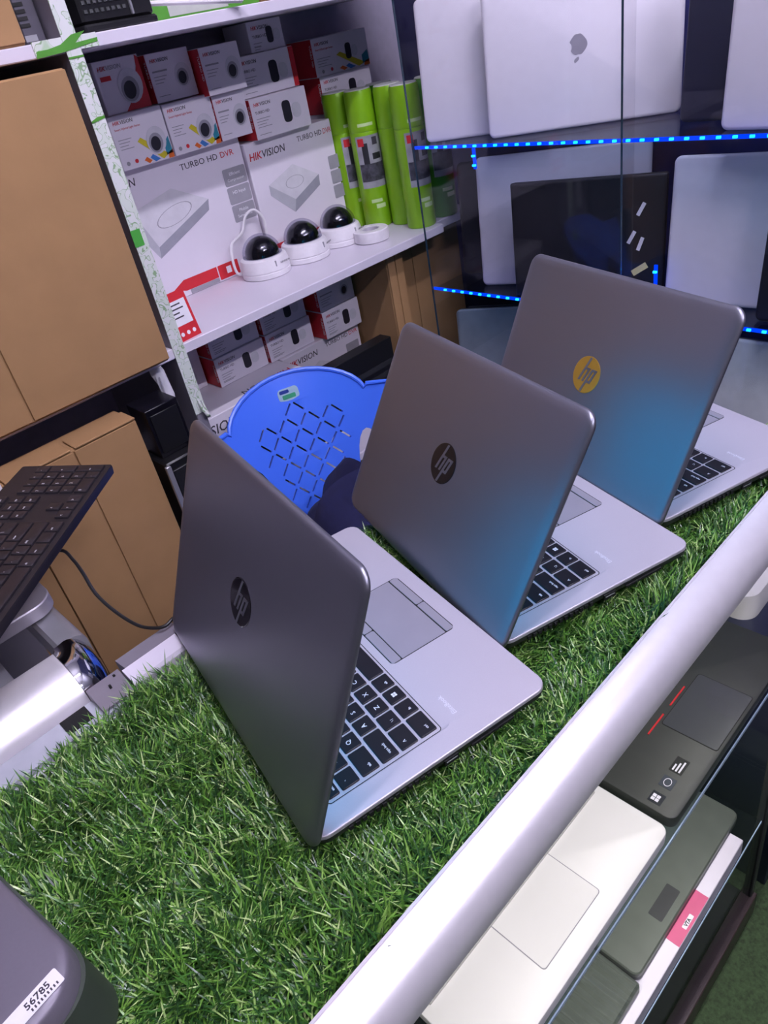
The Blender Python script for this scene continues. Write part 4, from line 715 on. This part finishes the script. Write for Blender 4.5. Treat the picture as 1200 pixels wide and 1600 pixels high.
MB().bbox(0, 0.26, 0, 0.22, 0, 0.20).build('tray', mat('tray_white', (206, 206, 212), 0.4), pb); MB().bbox(0.02, 0.20, -0.012, -0.0005, 0.15, 0.195).build('tray_lip', BOXS, pb); MB().bbox(0.16, 0.24, 0.03, 0.19, 0.2003, 0.212).build('pale_block', WINK, pb)
sb_ = thing('mini_computer', 'flat silver computer with rounded corners under the black keyboard', 'computer', T(-0.198, 0.475, 0.0105))
MB().slab(0.012, 0.188, 0.012, 0.165, 0.02, [(0, 0), (0.0019, 0)], 6).build('foot', DARK, sb_)
MB().slab(0, 0.204, 0, 0.18, 0.026, [(0.002, 0.001), (0.003, 0), (0.018, 0), (0.0195, 0.0012)], 8).build('shell', SILVER, sb_)
# keyboard
kbv = Vector((-0.718, -0.694, 0.05)).normalized(); kbu = Vector((-0.683, 0.717, 0.139)); ka = Vector((0.177, 0.62, 0.073))
kb = thing('keyboard', 'black full size keyboard lying across the left showcase', 'keyboard', frame(ka + kbv * 0.44, -kbv, kbu))
MB().slab(0, 0.44, 0, 0.127, 0.004, [(-0.014, 0.003), (-0.012, 0), (-0.002, 0), (0, 0.001)], 4).build('case', mat('keyboard_case', (26, 22, 27), 0.5), kb)
KM = {}
def kkey(x0, y0, w_, h_, s='', blue=False):
    k = (round(w_, 4), round(h_, 4))
    if k not in KM: KM[k] = MB().slab(0.0008, w_ - 0.0008, 0.0008, h_ - 0.0008, 0.0012, [(0, 0), (0.0022, 0.0006), (0.0026, 0.0012)], 2).mesh('key', mat('keyboard_key', (30, 25, 31), 0.5))
    o = link('key', KM[k], kb, T(x0, y0, 0.0001))
    if s: text(s, 0.0058 if len(s) < 3 else 0.0036, mat('blue_legend', (70, 150, 205), 0.5) if blue else LEGEND, o, T(0.0035, h_ * 0.45, 0.0026), 'key_legend')
P_ = 0.0187; x_ = 0.010
for y0, row in ((0.007, [('ctrl', 1.25), ('win', 1.25), ('alt', 1.25), ('', 6.25), ('alt', 1.25), ('win', 1.25), ('', 1.25), ('ctrl', 1.25)]), (0.0257, [('shift', 2.25)] + [(c, 1) for c in 'ZXCVBNM,./'] + [('shift', 2.75)]), (0.0444, [('caps', 1.75)] + [(c, 1) for c in "ASDFGHJKL;'"] + [('enter', 2.25)]), (0.0631, [('tab', 1.5)] + [(c, 1) for c in 'QWERTYUIOP[]'] + [('\\', 1.5)]), (0.0818, [(c, 1) for c in '`1234567890-='] + [('back', 2)])):
    x = x_
    for s_, u_ in row: kkey(x, y0, u_ * P_, P_, s_, s_ in ('P', 'K')); x += u_ * P_
x = x_
for i, s_ in enumerate(['esc'] + ['F%d' % i for i in range(1, 13)]): kkey(x, 0.1045, P_, 0.0135, s_, i in (9, 11)); x += P_ * (1.5 if i in (0, 4, 8) else 1.08)
for i in range(3):
    kkey(0.298 + i * P_, 0.0631, P_, P_, ('del', 'end', 'pgd')[i]); kkey(0.298 + i * P_, 0.0818, P_, P_, ('ins', 'hom', 'pgu')[i]); kkey(0.298 + i * P_, 0.007, P_, P_, ('<', 'v', '>')[i]); kkey(0.298 + i * P_, 0.1045, P_, 0.0135, ('prt', 'scr', 'pau')[i])
kkey(0.298 + P_, 0.0257, P_, P_, '^')
for r_i, row in enumerate(('0.', '123', '456', '789', 'n/*')):
    for c_i, ch in enumerate(row):
        if r_i == 0: kkey(0.360 + (0 if c_i == 0 else 2 * P_), 0.007, P_ * (2 if c_i == 0 else 1), P_, ch)
        else: kkey(0.360 + c_i * P_, 0.007 + r_i * P_, P_, P_, ch)
kkey(0.360 + 3 * P_, 0.007, P_, 2 * P_, 'ent'); kkey(0.360 + 3 * P_, 0.007 + 2 * P_, P_, 2 * P_, '+'); kkey(0.360 + 3 * P_, 0.007 + 4 * P_, P_, P_, '-')
for x in (0.03, 0.40): MB().box(x, x + 0.02, 0.105, 0.112, -0.022, -0.0142).build('foot', BLACK, kb, smooth=False)
def smooth_path(pts, n=5):
    out = []
    for i in range(len(pts) - 1):
        p0, p1, p2, p3 = (Vector(pts[max(0, min(len(pts) - 1, i + k))]) for k in (-1, 0, 1, 2))
        for j in range(n):
            q = j / n; out.append(0.5 * ((2 * p1) + (p2 - p0) * q + (2 * p0 - 5 * p1 + 4 * p2 - p3) * q * q + (3 * p1 - p0 - 3 * p2 + p3) * q ** 3))
    return out + [Vector(pts[-1])]
kc = MB().tube(smooth_path([(0.005, 0.53, 0.055), (0.040, 0.505, 0.062), (0.043, 0.478, 0.0575), (0.040, 0.450, 0.052), (0.036, 0.4225, 0.037), (0.040, 0.395, 0.020), (0.048, 0.3675, 0.008), (0.058, 0.349, 0.0055), (0.068, 0.3400, 0.0060), (0.082, 0.3430, 0.0060), (0.105, 0.352, -0.010), (0.115, 0.36, -0.06)]), 0.0020, 8).build('keyboard_cable', BLACK); tag(kc, 'thin black cable hanging from the keyboard to the counter edge', 'cable')
rt = thing('white_router', 'white rounded device standing behind the black keyboard', 'router', T(0.0, 0.70, -0.0345)); MB().slab(-0.08, 0.055, 0, 0.05, 0.02, [(0, 0.002), (0.003, 0), (0.125, 0), (0.135, 0.006)], 6).build('shell', DOMEW, rt); MB().box(-0.06, 0.03, -0.001, -0.0002, 0.10, 0.102).build('seam_line', GREYINK, rt, smooth=False)
# grey compact device on the near end of the grass
dv = thing('compact_device', 'dark grey rounded compact computer with a white sticker at the near grass edge', 'computer', T(-0.1555, 0.017, -0.004) @ Rz(0.16))
MB().slab(-0.20, 0.006, 0.0, 0.20, 0.034, [(0, 0.004), (0.004, 0), (0.055, 0.002)], 10).build('lower_shell', mat('device_green_grey', (62, 70, 62), 0.45, 0.2), dv)
MB().slab(-0.198, 0.002, 0.003, 0.197, 0.034, [(0.0552, 0.0), (0.070, 0.0008), (0.0725, 0.003), (0.0735, 0.008)], 10).build('upper_shell', mat('device_grey', (112, 107, 118), 0.42, 0.3, 0.02, 500), dv, ang=60)
stk = MB().slab(-0.150, -0.012, 0.010, 0.0225, 0.0012, [(0.0736, 0), (0.0739, 0)], 2).build('sticker', WINK, dv)
text('56785', 0.0068, INK, stk, T(-0.036, 0.0150, 0.0740), 'sticker_lettering', bold=0.00012); text('32', 0.0075, INK, stk, T(-0.053, 0.0125, 0.0740), 'sticker_lettering', bold=0.00012)
text('Ref no', 0.0050, INK, stk, T(-0.085, 0.0165, 0.0740), 'sticker_lettering'); text('Model', 0.0050, INK, stk, T(-0.085, 0.0115, 0.0740), 'sticker_lettering')
for i in range(9): MB().box(-0.034 + i * 0.0022, -0.033 + i * 0.0022, 0.0115, 0.0137, 0.0740, 0.0741).build('bar_mark', INK, stk, smooth=False)
MB().box(-0.032, -0.026, -0.0006, 0.002, 0.030, 0.036).build('port', GAP, dv, smooth=False)
# ------------------------------------------------------------------ blue plastic chair
def chair():
    a = math.atan2(-0.11, 0.307)
    t = thing('plastic_chair', 'blue plastic chair with lattice back between counter and shelves', 'chair', T(0.594, 0.745, ZF + 0.0006) @ Rz(a))
    ZS0 = 0.62                                                # seat level above the floor
    hb = 0.415
    def hw(y): return 0.150 + 0.035 * min(1, y / 0.25)
    out = [(-0.13, 0.0), (0.13, 0.0)]
    out += [(hw(y), y) for y in (0.05, 0.12, 0.20, 0.27, 0.31)] + [(0.186, 0.348), (0.150, 0.352)]
    out += [(0.146 * math.cos(b), 0.335 + 0.080 * math.sin(b)) for b in [math.radians(8 + 164 * i / 16) for i in range(17)]]
    out += [(-0.150, 0.352), (-0.186, 0.348)] + [(-hw(y), y) for y in (0.31, 0.27, 0.20, 0.12, 0.05)]
    holes = []
    for s in (-1, 1):
        P = []
        for k in range(20):
            b = 2 * math.pi * k / 20; py = 0.185 + 0.080 * math.sin(b); P.append((s * (0.108 + 0.10 * (py - 0.10) + 0.025 * math.cos(b)), py))
        holes.append(P if s > 0 else P[::-1])
    def inside(x, y): return y > 0.02 and y < 0.362 - 3.0 * x * x and abs(x) < 0.034 + 0.20 * y
    def slot(cx, cy, dx, dy, L, W_):
        n = math.hypot(dx, dy); dx, dy = dx / n, dy / n
        return [(cx + dx * p * L - dy * q * W_, cy + dy * p * L + dx * q * W_) for p, q in ((-0.5, -0.5), (0.5, -0.5), (0.5, 0.5), (-0.5, 0.5))]
    st = 0.055; cs = []
    for i in range(-6, 12):
        for j in range(-2, 12):
            cx = (i - j) * st * 0.5 * 0.86; cy = 0.03 + (i + j) * st * 0.5 * 1.0
            for (dx, dy), (ox, oy) in (((0.86, 1.0), (0.25, 0.25)), ((-0.86, 1.0), (-0.25, 0.25))):
                px, py = cx + ox * st * 0.86, cy + oy * st
                if inside(px, py) and inside(px + dx * 0.012, py + dy * 0.012): cs.append(slot(px, py, dx, dy, 0.0255, 0.0036))
    me = curve_mesh([out] + holes + cs, 0.0040, 'backrest')
    bm = bmesh.new(); bm.from_mesh(me)
    for k in range(-8, 9):
        g = bm.verts[:] + bm.edges[:] + bm.faces[:]; bmesh.ops.bisect_plane(bm, geom=g, plane_co=(k * 0.022, 0, 0), plane_no=(1, 0, 0))
    for k in range(1, 10):
        g = bm.verts[:] + bm.edges[:] + bm.faces[:]; bmesh.ops.bisect_plane(bm, geom=g, plane_co=(0, k * 0.042, 0), plane_no=(0, 1, 0))
    bmesh.ops.remove_doubles(bm, verts=bm.verts, dist=1e-5)
    for v in bm.verts: v.co.z += 1.9 * v.co.x ** 2 - 0.25 * v.co.y ** 2          # wraps forward at the sides, bows back at the top
    bmesh.ops.recalc_face_normals(bm, faces=bm.faces); bm.to_mesh(me); bm.free(); me.materials.clear(); me.materials.append(CHAIR)
    me.polygons.foreach_set('use_smooth', [True] * len(me.polygons)); me.set_sharp_from_angle(angle=math.radians(40))
    back = link('backrest', me, t, frame((0, 0.0, ZS0), (1, 0, 0), (0, 0.20, 0.98)))
    pts = [(x, y, 1.9 * x * x - 0.25 * y * y + 0.003) for x, y in out]
    MB().tube(pts[2:-1], 0.0048, 8).build('rim', CHAIR, back)
    stc = MB().slab(-0.022, 0.022, 0.362, 0.388, 0.008, [(-0.030, 0), (-0.0285, 0)], 4).build('sticker', mat('sticker_pale', (160, 190, 205), 0.4), back, T(0, 0, 0.0))
    MB().slab(-0.018, 0.002, 0.378, 0.385, 0.002, [(-0.0285, 0), (-0.0281, 0)], 2).build('sticker_blue_mark', mat('sticker_navy', (40, 60, 140), 0.4), stc); MB().slab(-0.014, 0.014, 0.366, 0.375, 0.002, [(-0.0285, 0), (-0.0281, 0)], 2).build('sticker_green_mark', mat('sticker_green', (60, 150, 110), 0.4), stc)
    MB().slab(-0.19, 0.19, -0.36, 0.0, 0.05, [(ZS0 - 0.012, 0.006), (ZS0 - 0.004, 0), (ZS0 + 0.002, 0.004)], 6).build('seat', CHAIR, t)
    for sx in (-1, 1):
        for y, sp_ in ((-0.30, -0.03), (-0.05, 0.03)):
            MB().loops([[(sx * (0.145 + o) + p * k, y + s_ + q * k, z) for p, q in ((-1, -1), (1, -1), (1, 1), (-1, 1))] for z, k, o, s_ in ((0, 0.016, 0.03, sp_), (ZS0 * 0.5, 0.021, 0.016, sp_ * 0.5), (ZS0 - 0.013, 0.026, 0, 0))]).build('leg', CHAIR, t, ang=20)
        MB().tube(smooth_path([(sx * 0.178, 0.055, ZS0 + 0.24), (sx * 0.215, 0.0, ZS0 + 0.20), (sx * 0.225, -0.10, ZS0 + 0.185), (sx * 0.22, -0.25, ZS0 + 0.175), (sx * 0.205, -0.30, ZS0 + 0.12), (sx * 0.185, -0.31, ZS0 + 0.0)]), 0.017, 8).build('armrest', CHAIR, t)
    return t
chair()
# navy jacket on the chair seat
jk = MB(); NJ, MJ = 18, 26; L = []
for j in range(NJ):
    b = math.pi / 2 * j / (NJ - 1); row = []
    for i in range(MJ):
        q = 2 * math.pi * i / MJ; rr = math.cos(b) ** 0.55 if j < NJ - 1 else 0.02
        wv = 1 + 0.10 * math.sin(3 * q + 1) + 0.05 * math.sin(7 * q + 4 * b) + 0.03 * math.sin(11 * q - 5 * b)
        row.append((0.165 * rr * wv * math.cos(q), 0.150 * rr * wv * math.sin(q), 0.27 * math.sin(b) ** 0.8 * (1 + 0.10 * math.sin(4 * q + 2) + 0.06 * math.sin(9 * q)) + 0.006))
    L.append(row)
jk.loops(L); jo = jk.build('jacket', NAVY, None, T(0.565, 0.560, ZF + 0.623), ang=80); tag(jo, 'dark navy jacket bundled on the blue chair seat', 'jacket')
